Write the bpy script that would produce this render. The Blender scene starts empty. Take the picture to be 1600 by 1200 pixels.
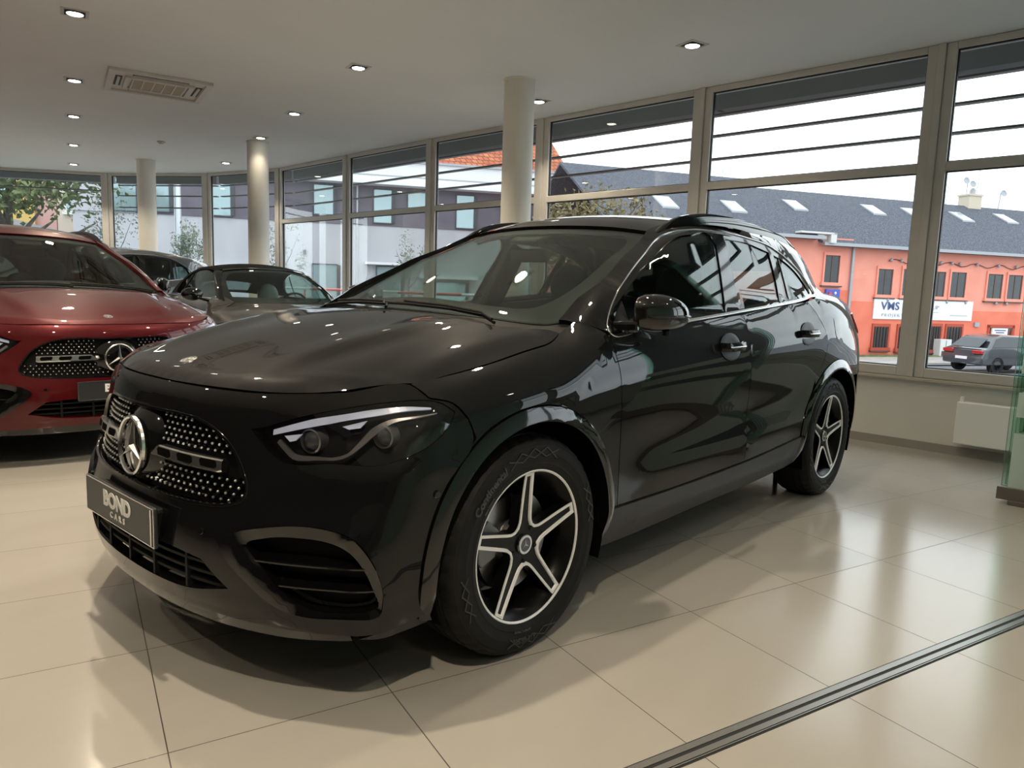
import bpy, bmesh, math, random
import numpy as np
from mathutils import Vector, Matrix
from mathutils.geometry import delaunay_2d_cdt
random.seed(7)
rng = np.random.default_rng(7)
PI = math.pi
sc = bpy.context.scene
C = sc.collection

# ------------------------------------------------------------------ camera
cam_data = bpy.data.cameras.new('camera')
cam_data.sensor_width = 36.0
cam_data.lens = 36.0 * 1140.0 / 1600.0
cam_data.clip_start = 0.05
cam_data.clip_end = 500
cam = bpy.data.objects.new('camera', cam_data)
C.objects.link(cam)
cam.matrix_world = Matrix(((-0.66832173, -0.07462809, 0.74011939, 1.72141805),
                           (0.74317746, -0.10998171, 0.6599934, 2.32979046),
                           (0.03214555, 0.99112798, 0.12896508, 1.16240147),
                           (0, 0, 0, 1)))
sc.camera = cam

# ------------------------------------------------------------------ view
sc.view_settings.view_transform = 'Standard'
sc.view_settings.look = 'None'
sc.view_settings.gamma = 1.0
sc.view_settings.exposure = 0.0
sc.view_settings.use_curve_mapping = False

# ------------------------------------------------------------------ world: bright overcast sky
SKY = 3.1
world = bpy.data.worlds.new('overcast_sky')
sc.world = world
world.use_nodes = True
wn = world.node_tree
wn.nodes.clear()
w_out = wn.nodes.new('ShaderNodeOutputWorld')
w_bg = wn.nodes.new('ShaderNodeBackground')
w_tc = wn.nodes.new('ShaderNodeTexCoord')
w_map = wn.nodes.new('ShaderNodeMapping')
w_map.inputs['Scale'].default_value = (1.0, 1.0, 3.0)
w_no = wn.nodes.new('ShaderNodeTexNoise')
w_no.inputs['Scale'].default_value = 2.2
w_no.inputs['Detail'].default_value = 5
w_rp = wn.nodes.new('ShaderNodeValToRGB')
w_rp.color_ramp.elements[0].position = 0.30
w_rp.color_ramp.elements[0].color = (0.70, 0.76, 0.84, 1)
w_rp.color_ramp.elements[1].position = 0.62
w_rp.color_ramp.elements[1].color = (0.93, 0.96, 1.0, 1)
wn.links.new(w_tc.outputs['Generated'], w_map.inputs['Vector'])
wn.links.new(w_map.outputs['Vector'], w_no.inputs['Vector'])
wn.links.new(w_no.outputs['Fac'], w_rp.inputs['Fac'])
wn.links.new(w_rp.outputs['Color'], w_bg.inputs['Color'])
w_bg.inputs['Strength'].default_value = SKY
wn.links.new(w_bg.outputs['Background'], w_out.inputs['Surface'])

# ------------------------------------------------------------------ helpers
_mats = {}
def mat(name, col, rough=0.5, metal=0.0, coat=0.0, spec=0.5, emit=None, estr=0.0):
    if name in _mats: return _mats[name]
    m = bpy.data.materials.new(name); m.use_nodes = True
    b = m.node_tree.nodes['Principled BSDF']
    b.inputs['Base Color'].default_value = (*col, 1)
    b.inputs['Roughness'].default_value = rough
    b.inputs['Metallic'].default_value = metal
    b.inputs['Coat Weight'].default_value = coat
    b.inputs['Coat Roughness'].default_value = 0.02
    b.inputs['Specular IOR Level'].default_value = spec
    if emit:
        b.inputs['Emission Color'].default_value = (*emit, 1)
        b.inputs['Emission Strength'].default_value = estr
    _mats[name] = m
    return m
def nodes(m):
    return m.node_tree.nodes, m.node_tree.links, m.node_tree.nodes['Principled BSDF']
def add_noise(m, c1, c2, scale=5, detail=4, rough=None, bump=0.0, bscale=None, coord='Object', stretch=None, lo=.35, hi=.65):
    """procedural two tone variation, optional bump and roughness variation"""
    n, l, b = nodes(m)
    tc = n.new('ShaderNodeTexCoord'); src = tc.outputs[coord]
    if stretch:
        mp = n.new('ShaderNodeMapping'); mp.inputs['Scale'].default_value = stretch
        l.new(src, mp.inputs['Vector']); src = mp.outputs['Vector']
    no = n.new('ShaderNodeTexNoise'); no.inputs['Scale'].default_value = scale; no.inputs['Detail'].default_value = detail
    l.new(src, no.inputs['Vector'])
    r = n.new('ShaderNodeValToRGB'); r.color_ramp.elements[0].position = lo; r.color_ramp.elements[1].position = hi
    r.color_ramp.elements[0].color = (*c1, 1); r.color_ramp.elements[1].color = (*c2, 1)
    l.new(no.outputs['Fac'], r.inputs['Fac']); l.new(r.outputs['Color'], b.inputs['Base Color'])
    if rough:
        mr = n.new('ShaderNodeMapRange'); mr.inputs['To Min'].default_value = rough[0]; mr.inputs['To Max'].default_value = rough[1]
        l.new(no.outputs['Fac'], mr.inputs['Value']); l.new(mr.outputs['Result'], b.inputs['Roughness'])
    if bump:
        n2 = n.new('ShaderNodeTexNoise'); n2.inputs['Scale'].default_value = bscale or scale * 6; n2.inputs['Detail'].default_value = 3
        l.new(src, n2.inputs['Vector'])
        bp = n.new('ShaderNodeBump'); bp.inputs['Strength'].default_value = bump; bp.inputs['Distance'].default_value = 0.01
        l.new(n2.outputs['Fac'], bp.inputs['Height']); l.new(bp.outputs['Normal'], b.inputs['Normal'])
    return m
def glass(name, tint, refl=1.0, rough=0.0, ior=1.5):
    """thin sheet glass: tinted see-through plus Fresnel reflection"""
    if name in _mats: return _mats[name]
    m = bpy.data.materials.new(name); m.use_nodes = True
    n, l = m.node_tree.nodes, m.node_tree.links; n.clear()
    o = n.new('ShaderNodeOutputMaterial'); mx = n.new('ShaderNodeMixShader')
    t = n.new('ShaderNodeBsdfTransparent'); t.inputs['Color'].default_value = (*tint, 1)
    g = n.new('ShaderNodeBsdfGlossy'); g.inputs['Roughness'].default_value = rough
    g.inputs['Color'].default_value = (refl, refl, refl, 1)
    f = n.new('ShaderNodeFresnel'); f.inputs['IOR'].default_value = ior
    ge = n.new('ShaderNodeNewGeometry'); mr = n.new('ShaderNodeMapRange')      # same reflection from both sides of the pane
    mr.inputs['To Min'].default_value = ior; mr.inputs['To Max'].default_value = 1/ior
    l.new(ge.outputs['Backfacing'], mr.inputs['Value']); l.new(mr.outputs['Result'], f.inputs['IOR'])
    l.new(f.outputs['Fac'], mx.inputs['Fac']); l.new(t.outputs['BSDF'], mx.inputs[1]); l.new(g.outputs['BSDF'], mx.inputs[2])
    l.new(mx.outputs['Shader'], o.inputs['Surface'])
    _mats[name] = m
    return m
class MB:
    """collects shapes and links them as one mesh object"""
    def __init__(s): s.v = []; s.f = []; s.mi = []; s.cur = 0
    def add(s, vs, fs):
        o = len(s.v); s.v += [tuple(map(float, p)) for p in vs]
        for f in fs: s.f.append(tuple(i + o for i in f)); s.mi.append(s.cur)
        return s
    def hexa(s, p):
        """8 points: bottom ring 0-3 counter-clockwise, top ring 4-7"""
        return s.add(p, [(3,2,1,0),(4,5,6,7),(0,1,5,4),(1,2,6,5),(2,3,7,6),(3,0,4,7)])
    def box(s, c, d, rz=0.0, M=None):
        x, y, z = d[0]/2, d[1]/2, d[2]/2
        P = [(-x,-y,-z),(x,-y,-z),(x,y,-z),(-x,y,-z),(-x,-y,z),(x,-y,z),(x,y,z),(-x,y,z)]
        R = Matrix.Rotation(rz, 3, 'Z') if M is None else M
        return s.hexa([R @ Vector(p) + Vector(c) for p in P])
    def bar(s, a, b, w, h, up=(0,0,1)):
        """rectangular bar from a to b, w across, h along up"""
        a, b = Vector(a), Vector(b); d = (b-a).normalized(); u = Vector(up)
        r = d.cross(u).normalized(); u = r.cross(d).normalized()
        P = []
        for q in (a, b):
            P += [q - r*w/2 - u*h/2, q + r*w/2 - u*h/2, q + r*w/2 + u*h/2, q - r*w/2 + u*h/2]
        return s.add(P, [(3,2,1,0),(4,5,6,7),(0,1,5,4),(1,2,6,5),(2,3,7,6),(3,0,4,7)])
    def tube(s, pts, r, n=10, closed=False, caps=True):
        pts = [Vector(p) for p in pts]; K = len(pts)
        rr = r if hasattr(r, '__len__') else [r]*K
        vs = []; prev = None
        for i, p in enumerate(pts):
            if closed: d = (pts[(i+1) % K] - pts[i-1])
            else: d = pts[min(i+1, K-1)] - pts[max(i-1, 0)]
            d = d.normalized()
            if prev is None:
                a = Vector((0,0,1)) if abs(d.z) < .9 else Vector((1,0,0)); u = d.cross(a).normalized()
            else:
                u = (prev - d*prev.dot(d)).normalized()
            prev = u; w = d.cross(u)
            for k in range(n):
                t = 2*PI*k/n; vs.append(p + (u*math.cos(t) + w*math.sin(t))*rr[i])
        fs = []
        for i in range(K if closed else K-1):
            for k in range(n):
                a = i*n+k; b = i*n+(k+1) % n; c = ((i+1) % K)*n+(k+1) % n; d = ((i+1) % K)*n+k
                fs.append((a, b, c, d))
        if caps and not closed:
            fs.append(tuple(range(n))[::-1]); fs.append(tuple((K-1)*n+k for k in range(n)))
        return s.add(vs, fs)
    def lathe(s, prof, n=32, M=None, closed=False, caps=False):
        """prof: list of (r, z) revolved about z, then moved by M"""
        vs = []; K = len(prof)
        for r, z in prof:
            for k in range(n):
                t = 2*PI*k/n; p = Vector((r*math.cos(t), r*math.sin(t), z)); vs.append(M @ p if M else p)
        fs = []
        for i in range(K if closed else K-1):
            j = (i+1) % K
            for k in range(n):
                fs.append((i*n+k, i*n+(k+1) % n, j*n+(k+1) % n, j*n+k))
        if caps and not closed:
            if prof[0][0] > 1e-6: fs.append(tuple(range(n))[::-1])
            if prof[-1][0] > 1e-6: fs.append(tuple((K-1)*n+k for k in range(n)))
        return s.add(vs, fs)
    def prism(s, poly, z0, z1, M=None):
        """2D outline (counter-clockwise) extruded z0..z1"""
        n = len(poly)
        vs = [Vector((p[0], p[1], z0)) for p in poly] + [Vector((p[0], p[1], z1)) for p in poly]
        if M: vs = [M @ v for v in vs]
        fs = [tuple(range(n))[::-1], tuple(range(n, 2*n))] + [(i, (i+1) % n, n+(i+1) % n, n+i) for i in range(n)]
        return s.add(vs, fs)
    def ellipsoid(s, c, r, nu=16, nv=10, M=None):
        vs = []; fs = []
        for j in range(nv+1):
            ph = -PI/2 + PI*j/nv
            for k in range(nu):
                t = 2*PI*k/nu; p = Vector((r[0]*math.cos(ph)*math.cos(t), r[1]*math.cos(ph)*math.sin(t), r[2]*math.sin(ph)))
                vs.append((M @ p if M else p) + Vector(c))
        for j in range(nv):
            for k in range(nu): fs.append((j*nu+k, j*nu+(k+1) % nu, (j+1)*nu+(k+1) % nu, (j+1)*nu+k))
        return s.add(vs, fs)
    def build(s, name, m, parent=None, smooth=False, bevel=0.0, loc=None, rz=None, auto=None, seg=2):
        me = bpy.data.meshes.new(name); me.from_pydata(s.v, [], s.f)
        ms = m if isinstance(m, (list, tuple)) else [m]
        for q in ms: me.materials.append(q)
        if len(ms) > 1: me.polygons.foreach_set('material_index', s.mi)
        if smooth: me.polygons.foreach_set('use_smooth', [True]*len(me.polygons))
        me.validate(); me.update()
        if auto is not None:
            bm = bmesh.new(); bm.from_mesh(me); bmesh.ops.remove_doubles(bm, verts=bm.verts, dist=1e-5)
            for e in bm.edges:
                if len(e.link_faces) == 2 and e.calc_face_angle(0) > auto: e.smooth = False
            bm.to_mesh(me); bm.free()
        o = bpy.data.objects.new(name, me); C.objects.link(o)
        if parent: o.parent = parent
        if loc is not None: o.location = loc
        if rz is not None: o.rotation_euler.z = rz
        if bevel:
            b = o.modifiers.new('bevel', 'BEVEL'); b.width = bevel; b.segments = seg; b.limit_method = 'ANGLE'; b.angle_limit = .6
        return o
def tag(o, label=None, cat=None, group=None, kind=None):
    if label: o['label'] = label
    if cat: o['category'] = cat
    if group: o['group'] = group
    if kind: o['kind'] = kind
    return o
def struct(o): o['kind'] = 'structure'; return o
def empty(name, loc=(0,0,0), rz=0.0, parent=None):
    o = bpy.data.objects.new(name, None); C.objects.link(o); o.location = loc; o.rotation_euler.z = rz
    o.empty_display_size = .2
    if parent: o.parent = parent
    return o
def copy_tree(o, parent=None, swap=None):
    c = o.copy(); C.objects.link(c); c.parent = parent
    if swap and c.type == 'MESH':
        for i, sl in enumerate(c.material_slots):
            if sl.material and sl.material.name in swap:
                nm = swap[sl.material.name]; sl.link = 'OBJECT'; sl.material = nm
    for ch in list(o.children): copy_tree(ch, c, swap)
    return c
def text_mesh(name, body, size, m, parent=None, depth=0.001, offset=0.0, sx=1.0, spacing=1.0, align='CENTER', fn=None, sub=0):
    """lettering as a real mesh; fn maps (x, y, z) to the place it is on"""
    cu = bpy.data.curves.new(name, 'FONT'); cu.body = body; cu.size = size; cu.extrude = depth; cu.offset = offset
    cu.align_x = align; cu.align_y = 'CENTER'; cu.space_character = spacing; cu.resolution_u = 4
    t = bpy.data.objects.new(name, cu); C.objects.link(t)
    dg = bpy.context.evaluated_depsgraph_get()
    me = bpy.data.meshes.new_from_object(t.evaluated_get(dg))
    C.objects.unlink(t); bpy.data.objects.remove(t)
    n = len(me.vertices); co = np.empty(n*3); me.vertices.foreach_get('co', co); co = co.reshape(-1, 3); co[:, 0] *= sx
    if fn is not None: co = fn(co)
    me.vertices.foreach_set('co', co.ravel()); me.materials.clear(); me.materials.append(m); me.update()
    o = bpy.data.objects.new(name, me); C.objects.link(o)
    if parent: o.parent = parent
    return o

# ------------------------------------------------------------------ car body surface
def hspl(xs, ys, x):
    """non-uniform Catmull-Rom; ys (K,) or (K,N)"""
    xs=np.asarray(xs,float); x=np.asarray(x,float); ys=np.asarray(ys,float)
    K=len(xs); xc=np.clip(x,xs[0],xs[-1])
    i=np.clip(np.searchsorted(xs,xc)-1,0,K-2)
    h=xs[1:]-xs[:-1]
    two=ys.ndim==2
    d=(ys[1:]-ys[:-1])/(h[:,None] if two else h)
    m=np.empty_like(ys)
    m[0]=d[0]; m[-1]=d[-1]
    w1=h[1:]/(h[1:]+h[:-1]); w0=1-w1
    if two: w1=w1[:,None]; w0=w0[:,None]
    m[1:-1]=d[:-1]*w1+d[1:]*w0
    H=h[i]; t=(xc-xs[i])/H
    n=np.arange(x.size).reshape(x.shape)
    g=(lambda a,j:a[j,n]) if two else (lambda a,j:a[j])
    y0,y1,m0,m1=g(ys,i),g(ys,i+1),g(m,i),g(m,i+1)
    r=(2*t**3-3*t**2+1)*y0+(t**3-2*t**2+t)*H*m0+(-2*t**3+3*t**2)*y1+(t**3-t**2)*H*m1
    r=r+np.where(x<xs[0],(x-xs[0])*g(m,np.zeros_like(i)),0)+np.where(x>xs[-1],(x-xs[-1])*g(m,np.full_like(i,K-1)),0)
    return r
def smax(a,b,k):
    h=np.clip(.5+.5*(a-b)/k,0,1)
    return b+(a-b)*h+k*h*(1-h)*.5
def gauss(d,s): return np.exp(-(d/s)**2)
TT=[0,.1,.2,.3,.45,.6,.72,.82,.92,1.0]
class Body:
    belt_x=[-3.6,-3.0,-2.45,-2.0,-1.5,-1.0,-.4,.2,.9]
    belt_z=[1.2,1.2,1.175,1.13,1.09,1.06,1.03,.99,.93]
    wx=[-3.6,-3.2,-2.73,-2.1,-1.5,-.5,0,.5,.9]
    wt=[[.70,.74,.76,.77,.77,.76,.74,.70,.64,.55],
        [.82,.86,.88,.888,.892,.887,.872,.842,.79,.71],
        [.84,.88,.90,.91,.917,.917,.917,.910,.882,.832],
        [.81,.862,.893,.892,.892,.903,.913,.908,.888,.852],
        [.80,.862,.893,.886,.884,.893,.904,.900,.878,.845],
        [.82,.87,.90,.903,.903,.908,.910,.902,.875,.835],
        [.84,.88,.905,.912,.917,.917,.912,.895,.855,.79],
        [.84,.87,.885,.89,.89,.885,.87,.85,.81,.74],
        [.80,.84,.86,.86,.86,.85,.83,.80,.76,.70]]
    tum=[-3.4,-2.8,-2.2,-1.5,-1.0,-.4]; tumv=[.52,.48,.42,.37,.36,.38]
    gx=[-3.6,-3.2,-3.0,-2.8,-2.6,-2.3,-1.9,-1.2,-.4,.2]; gw=[.45,.60,.67,.735,.785,.815,.825,.825,.815,.80]
    # front / rear faces
    fz=[.10,.16,.20,.27,.41,.52,.64,.74,.82,.87,.92,1.1]
    fx=[.70,.785,.825,.862,.885,.866,.843,.828,.812,.79,.755,.5]
    rz=[.15,.3,.5,.7,.85,1.0,1.15,1.3,1.45,1.6]
    rx=[-3.42,-3.50,-3.53,-3.53,-3.51,-3.47,-3.42,-3.36,-3.31,-3.22]
    hx=[-.6,-.35,-.1,.2,.5,.66,.76,.9]; hz=[1.12,1.10,1.075,1.025,.955,.908,.875,.82]
    gtx=[-3.6,-3.3,-3.0,-2.6,-2.1,-1.7,-1.4,-1.2,-1.045,-.8,-.5,-.2,.1,.4]
    gtz=[1.30,1.385,1.45,1.515,1.558,1.568,1.552,1.518,1.468,1.360,1.222,1.085,.945,.80]
    vshift=.35; hood_drop=(.018,.05); fa=(.22,.32); roofdrop=.04
    zbot=.185
    def belt(s,x): return hspl(s.belt_x,s.belt_z,x)
    def W(s,x,z):
        zb=s.belt(x); t=(z-.2)/(zb-.2)
        cols=np.stack([hspl(TT,row,np.minimum(t,1)) for row in s.wt],0) # (X,N)
        lower=hspl(s.wx,cols,x)
        dz=z-zb
        g=hspl(s.gx,s.gw,x)-hspl(s.tum,s.tumv,x)*dz-.15*dz*dz
        # blend across the belt
        k=.5+.5*np.tanh((dz+.004)/.012)
        return (lower-np.maximum(dz,0)*3.0)*(1-k)+g*k
    def Hood(s,x,y):
        a=np.abs(y)
        return hspl(s.hx,s.hz,x)-s.hood_drop[0]*(a/.5)**2-s.hood_drop[1]*(a/.8)**6
    def G(s,x,y):
        a=np.abs(y)
        return hspl(s.gtx,s.gtz,x+s.vshift*a*a*np.clip((x+2.2)/1.2,0,1))-s.roofdrop*(a/.55)**2*np.clip((-.8-x)/.5,0,1)
    def Xf(s,y,z):
        a=np.abs(y); A=s.fa[0]+(s.fa[1]-s.fa[0])*np.clip((z-.5)/.35,0,1)
        return hspl(s.fz,s.fx,z)-A*(a/.8)**2.6
    def Xr(s,y,z):
        a=np.abs(y); return hspl(s.rz,s.rx,z)+.20*(a/.8)**2.8
    def f(s,P):
        x,y,z=P[...,0],P[...,1],P[...,2]
        sh=x.shape; x=x.ravel();y=y.ravel();z=z.ravel()
        a=np.abs(y)
        zz=np.clip(z,.1,1.7)
        side=(a-s.W(x,zz))*.92
        hd=z-s.Hood(x,y); g=z-s.G(x,y)
        # greenhouse slope -> scale to distance
        g2=g*np.where(g<hd,.8,1)
        top=-smax(-hd,-g*.82,.03)
        ff=x-s.Xf(y,zz); rr=s.Xr(y,zz)-x
        ks=np.where(x>-.5,.10,.07)
        ks=.055+.05*np.clip((x+.7)/.4,0,1)
        r=smax(side,top,ks)
        r=smax(r,ff,.075); r=smax(r,rr,.07)
        r=smax(r,s.zbot-z,.05)
        return r.reshape(sh)
    def root(s,A,B,n=36):
        """A inside(point arrays), B outside -> surface between"""
        lo=np.zeros(len(A)); hi=np.ones(len(A))
        for _ in range(n):
            m=(lo+hi)/2; v=s.f(A+(B-A)*m[:,None]); ins=v<0
            lo=np.where(ins,m,lo); hi=np.where(ins,hi,m)
        return A+(B-A)*lo[:,None]
    # charts: 2D -> 3D
    def side(s,q,sgn=1):
        q=np.asarray(q,float); A=np.stack([q[:,0],0*q[:,0],q[:,1]],1); B=A.copy(); B[:,1]=1.15
        P=s.root(A,B); P[:,1]*=sgn; return P
    def top(s,q,z0=.6):
        q=np.asarray(q,float); A=np.stack([q[:,0],q[:,1],0*q[:,0]+z0],1); B=A.copy(); B[:,2]=1.9
        return s.root(A,B)
    def polar(s,q,sgn=1,cx=-.1,R=1.6):
        q=np.asarray(q,float); th=q[:,0]; A=np.stack([0*th+cx,0*th,q[:,1]],1)
        B=A+R*np.stack([np.cos(th),np.sin(th),0*th],1)
        P=s.root(A,B); P[:,1]*=sgn; return P
    def grad(s,P):
        e=2e-3; g=np.zeros_like(P)
        for k in range(3):
            d=np.zeros(3); d[k]=e; g[:,k]=s.f(P+d)-s.f(P-d)
        return g/np.linalg.norm(g,axis=1,keepdims=True)

# charts: 3D point -> 2D chart coordinates and back onto the body surface
class Chart:
    def __init__(s, body, kind): s.b = body; s.k = kind
    def to2(s, P):
        P = np.asarray(P, float).reshape(-1, 3); x, y, z = P[:,0], P[:,1], P[:,2]
        if s.k == 'side': return np.stack([x, np.arctan2(z-.6, np.maximum(np.abs(y)-.35, .001))*.5], 1)
        if s.k == 'top': return np.stack([x, y], 1)
        if s.k == 'front': return np.stack([np.arctan2(y, x+.1)*.9, z], 1)
        if s.k == 'rear': return np.stack([np.arctan2(y, -x-2.5)*.95, z], 1)
    def to3(s, q, sgn=1):
        n = len(q); z0 = np.zeros(n)
        if s.k == 'side':
            a = q[:,1]/.5; A = np.stack([q[:,0], z0+.35, z0+.6], 1); B = A + 1.3*np.stack([z0, np.cos(a), np.sin(a)], 1)
        elif s.k == 'top':
            A = np.stack([q[:,0], q[:,1], z0+.6], 1); B = A.copy(); B[:,2] = 1.9
        elif s.k == 'front':
            a = q[:,0]/.9; A = np.stack([z0-.1, z0, q[:,1]], 1); B = A + 1.5*np.stack([np.cos(a), np.sin(a), z0], 1)
        else:
            a = q[:,0]/.95; A = np.stack([z0-2.5, z0, q[:,1]], 1); B = A + 1.6*np.stack([-np.cos(a), np.sin(a), z0], 1)
        P = s.b.root(A, B, 24)
        return P
def resample(pts, closed=True, step=.012):
    """pts: list of 2D points, (u, v) or (u, v, 1) for a sharp corner -> smooth dense loop"""
    pts = [tuple(p) for p in pts]
    n = len(pts); out = []
    P = np.array([p[:2] for p in pts]); cor = [len(p) > 2 and p[2] for p in pts]
    rngi = range(n if closed else n-1)
    for i in rngi:
        j = (i+1) % n
        p1, p2 = P[i], P[j]
        p0 = P[i-1] if (closed or i > 0) and not cor[i] else None
        p3 = P[(j+1) % n] if (closed or j < n-1) and not cor[j] else None
        L = np.linalg.norm(p2-p1)
        m1 = (p2-p1) if p0 is None else (p2-p1)*.5 + (p1-p0)*.5*L/max(np.linalg.norm(p1-p0), 1e-6)
        m2 = (p2-p1) if p3 is None else (p2-p1)*.5 + (p3-p2)*.5*L/max(np.linalg.norm(p3-p2), 1e-6)
        k = max(1, int(round(L/step)))
        for a in range(k):
            t = a/k
            out.append((2*t**3-3*t**2+1)*p1 + (t**3-2*t**2+t)*m1 + (-2*t**3+3*t**2)*p2 + (t**3-t**2)*m2)
    if not closed: out.append(P[-1])
    return np.array(out)
def poly_area(L): return .5*np.sum(L[:,0]*np.roll(L[:,1], -1) - np.roll(L[:,0], -1)*L[:,1])
def inset(L, d):
    """shrink a closed loop by d"""
    if abs(d) < 1e-9: return L
    if poly_area(L) < 0: L = L[::-1]
    e = np.roll(L, -1, 0)-L; e /= np.linalg.norm(e, axis=1, keepdims=True)+1e-12
    n = np.stack([-e[:,1], e[:,0]], 1); m = n+np.roll(n, 1, 0); m /= np.linalg.norm(m, axis=1, keepdims=True)+1e-12
    c = np.clip((m*n).sum(1, keepdims=True), .5, 1)
    return L+m*d/c
def inpoly(L, Q):
    x, y = Q[:,0], Q[:,1]; r = np.zeros(len(Q), bool)
    X, Y = L[:,0], L[:,1]; X2, Y2 = np.roll(X, -1), np.roll(Y, -1)
    for a, b, c, d in zip(X, Y, X2, Y2):
        if b == d: continue
        m = ((b > y) != (d > y)) & (x < (c-a)*(y-b)/(d-b)+a); r ^= m
    return r
def distpoly(L, Q):
    A = L; Bv = np.roll(L, -1, 0)-L; LL = (Bv**2).sum(1)+1e-12
    out = np.full(len(Q), 9.)
    for a, b, l in zip(A, Bv, LL):
        t = np.clip(((Q-a)@b)/l, 0, 1); out = np.minimum(out, np.linalg.norm(Q-a-t[:,None]*b, axis=1))
    return out
def tri_region(outer, holes, h):
    loops = [outer]+holes
    lo, hi = outer.min(0), outer.max(0)
    gx = np.arange(lo[0]+h*.5, hi[0], h); gy = np.arange(lo[1]+h*.5, hi[1], h)
    Q = np.array([(x+(h*.5 if j % 2 else 0), y) for j, y in enumerate(gy) for x in gx]) if len(gx) and len(gy) else np.zeros((0,2))
    if len(Q):
        Q = Q[inpoly(outer, Q)]
        for L in holes:
            if len(Q): Q = Q[~inpoly(L, Q)]
        for L in loops:
            if len(Q): Q = Q[distpoly(L, Q) > h*.45]
    V = [Vector(p) for L in loops for p in L]; E = []; o = 0
    for L in loops:
        n = len(L); E += [(o+i, o+(i+1) % n) for i in range(n)]; o += n
    V += [Vector(p) for p in Q]
    vo, eo, fo, ov, oe, of = delaunay_2d_cdt(V, E, [], 1, 1e-6)
    v2 = np.array([(p.x, p.y) for p in vo]); F = np.array([f for f in fo if len(f) == 3])
    cen = v2[F].mean(1); k = inpoly(outer, cen)
    for L in holes: k &= ~inpoly(L, cen)
    F = F[k]
    a, b, c = v2[F[:,0]], v2[F[:,1]], v2[F[:,2]]
    s = (b[:,0]-a[:,0])*(c[:,1]-a[:,1])-(b[:,1]-a[:,1])*(c[:,0]-a[:,0])
    F = F[np.abs(s) > 1e-9]; s = s[np.abs(s) > 1e-9]
    F[s < 0] = F[s < 0][:, ::-1]
    return v2, F
def sheet(name, body, chart, loops2, m, parent, thick=.018, off=0.0, h=.035, mirror=False, warp=None, flange=True):
    """a curved panel cut from the body surface: outer face, side walls and inner face"""
    v2, F = tri_region(loops2[0], loops2[1:], h)
    ch = chart
    P = ch.to3(v2); N = body.grad(P)
    if warp is not None: P = warp(P, N, v2); 
    else: P = P+N*off
    # orientation of the faces against the outward normal
    fn = np.cross(P[F[:,1]]-P[F[:,0]], P[F[:,2]]-P[F[:,0]])
    if ((fn*N[F[:,0]]).sum(1)).sum() < 0: F = F[:, ::-1]
    if mirror:
        P = P*np.array([1,-1,1]); N = N*np.array([1,-1,1]); F = F[:, ::-1]
    nv = len(P)
    ed = {}
    for f in F:
        for a, b in ((f[0],f[1]),(f[1],f[2]),(f[2],f[0])): ed[(a,b)] = 1
    bd = [(a,b) for (a,b) in ed if (b,a) not in ed]
    P2 = P-N*thick
    V = np.vstack([P, P2]); faces = [tuple(f) for f in F]; no = len(faces)
    faces += [tuple(x+nv for x in f[::-1]) for f in F]
    faces += [(b, a, a+nv, b+nv) for a, b in bd]
    me = bpy.data.meshes.new(name); me.from_pydata(V.tolist(), [], faces)
    me.materials.append(m)
    me.polygons.foreach_set('use_smooth', [True]*(no*2)+[False]*len(bd))
    ln = np.empty((len(me.loops), 3)); vi = np.empty(len(me.loops), int); me.loops.foreach_get('vertex_index', vi)
    ln[:] = 0
    if warp is not None:
        # normals from the warped mesh itself
        fnn = np.cross(P[F[:,1]]-P[F[:,0]], P[F[:,2]]-P[F[:,0]]); N = np.zeros_like(P)
        for k in range(3): np.add.at(N, F[:,k], fnn)
        N /= np.linalg.norm(N, axis=1, keepdims=True)+1e-12
    nl = 3*no
    ln[:nl] = N[vi[:nl]]; ln[nl:2*nl] = -N[vi[nl:2*nl]-nv]
    me.update()
    for k in range(len(bd)):
        ln[2*nl+4*k:2*nl+4*k+4] = me.polygons[2*no+k].normal
    me.normals_split_custom_set(ln.tolist())
    o = bpy.data.objects.new(name, me); C.objects.link(o); o.parent = parent
    return o
def loop2(chart, pts3, gap=0.0, step=.012, closed=True):
    """3D outline (optional 4th value 1 = sharp corner) -> dense 2D chart loop, shrunk by gap"""
    q = chart.to2([p[:3] for p in pts3])
    L = resample([(a[0], a[1], 1) if len(p) > 3 else (a[0], a[1]) for a, p in zip(q, pts3)], closed, step)
    return inset(L, gap) if closed else L
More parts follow.
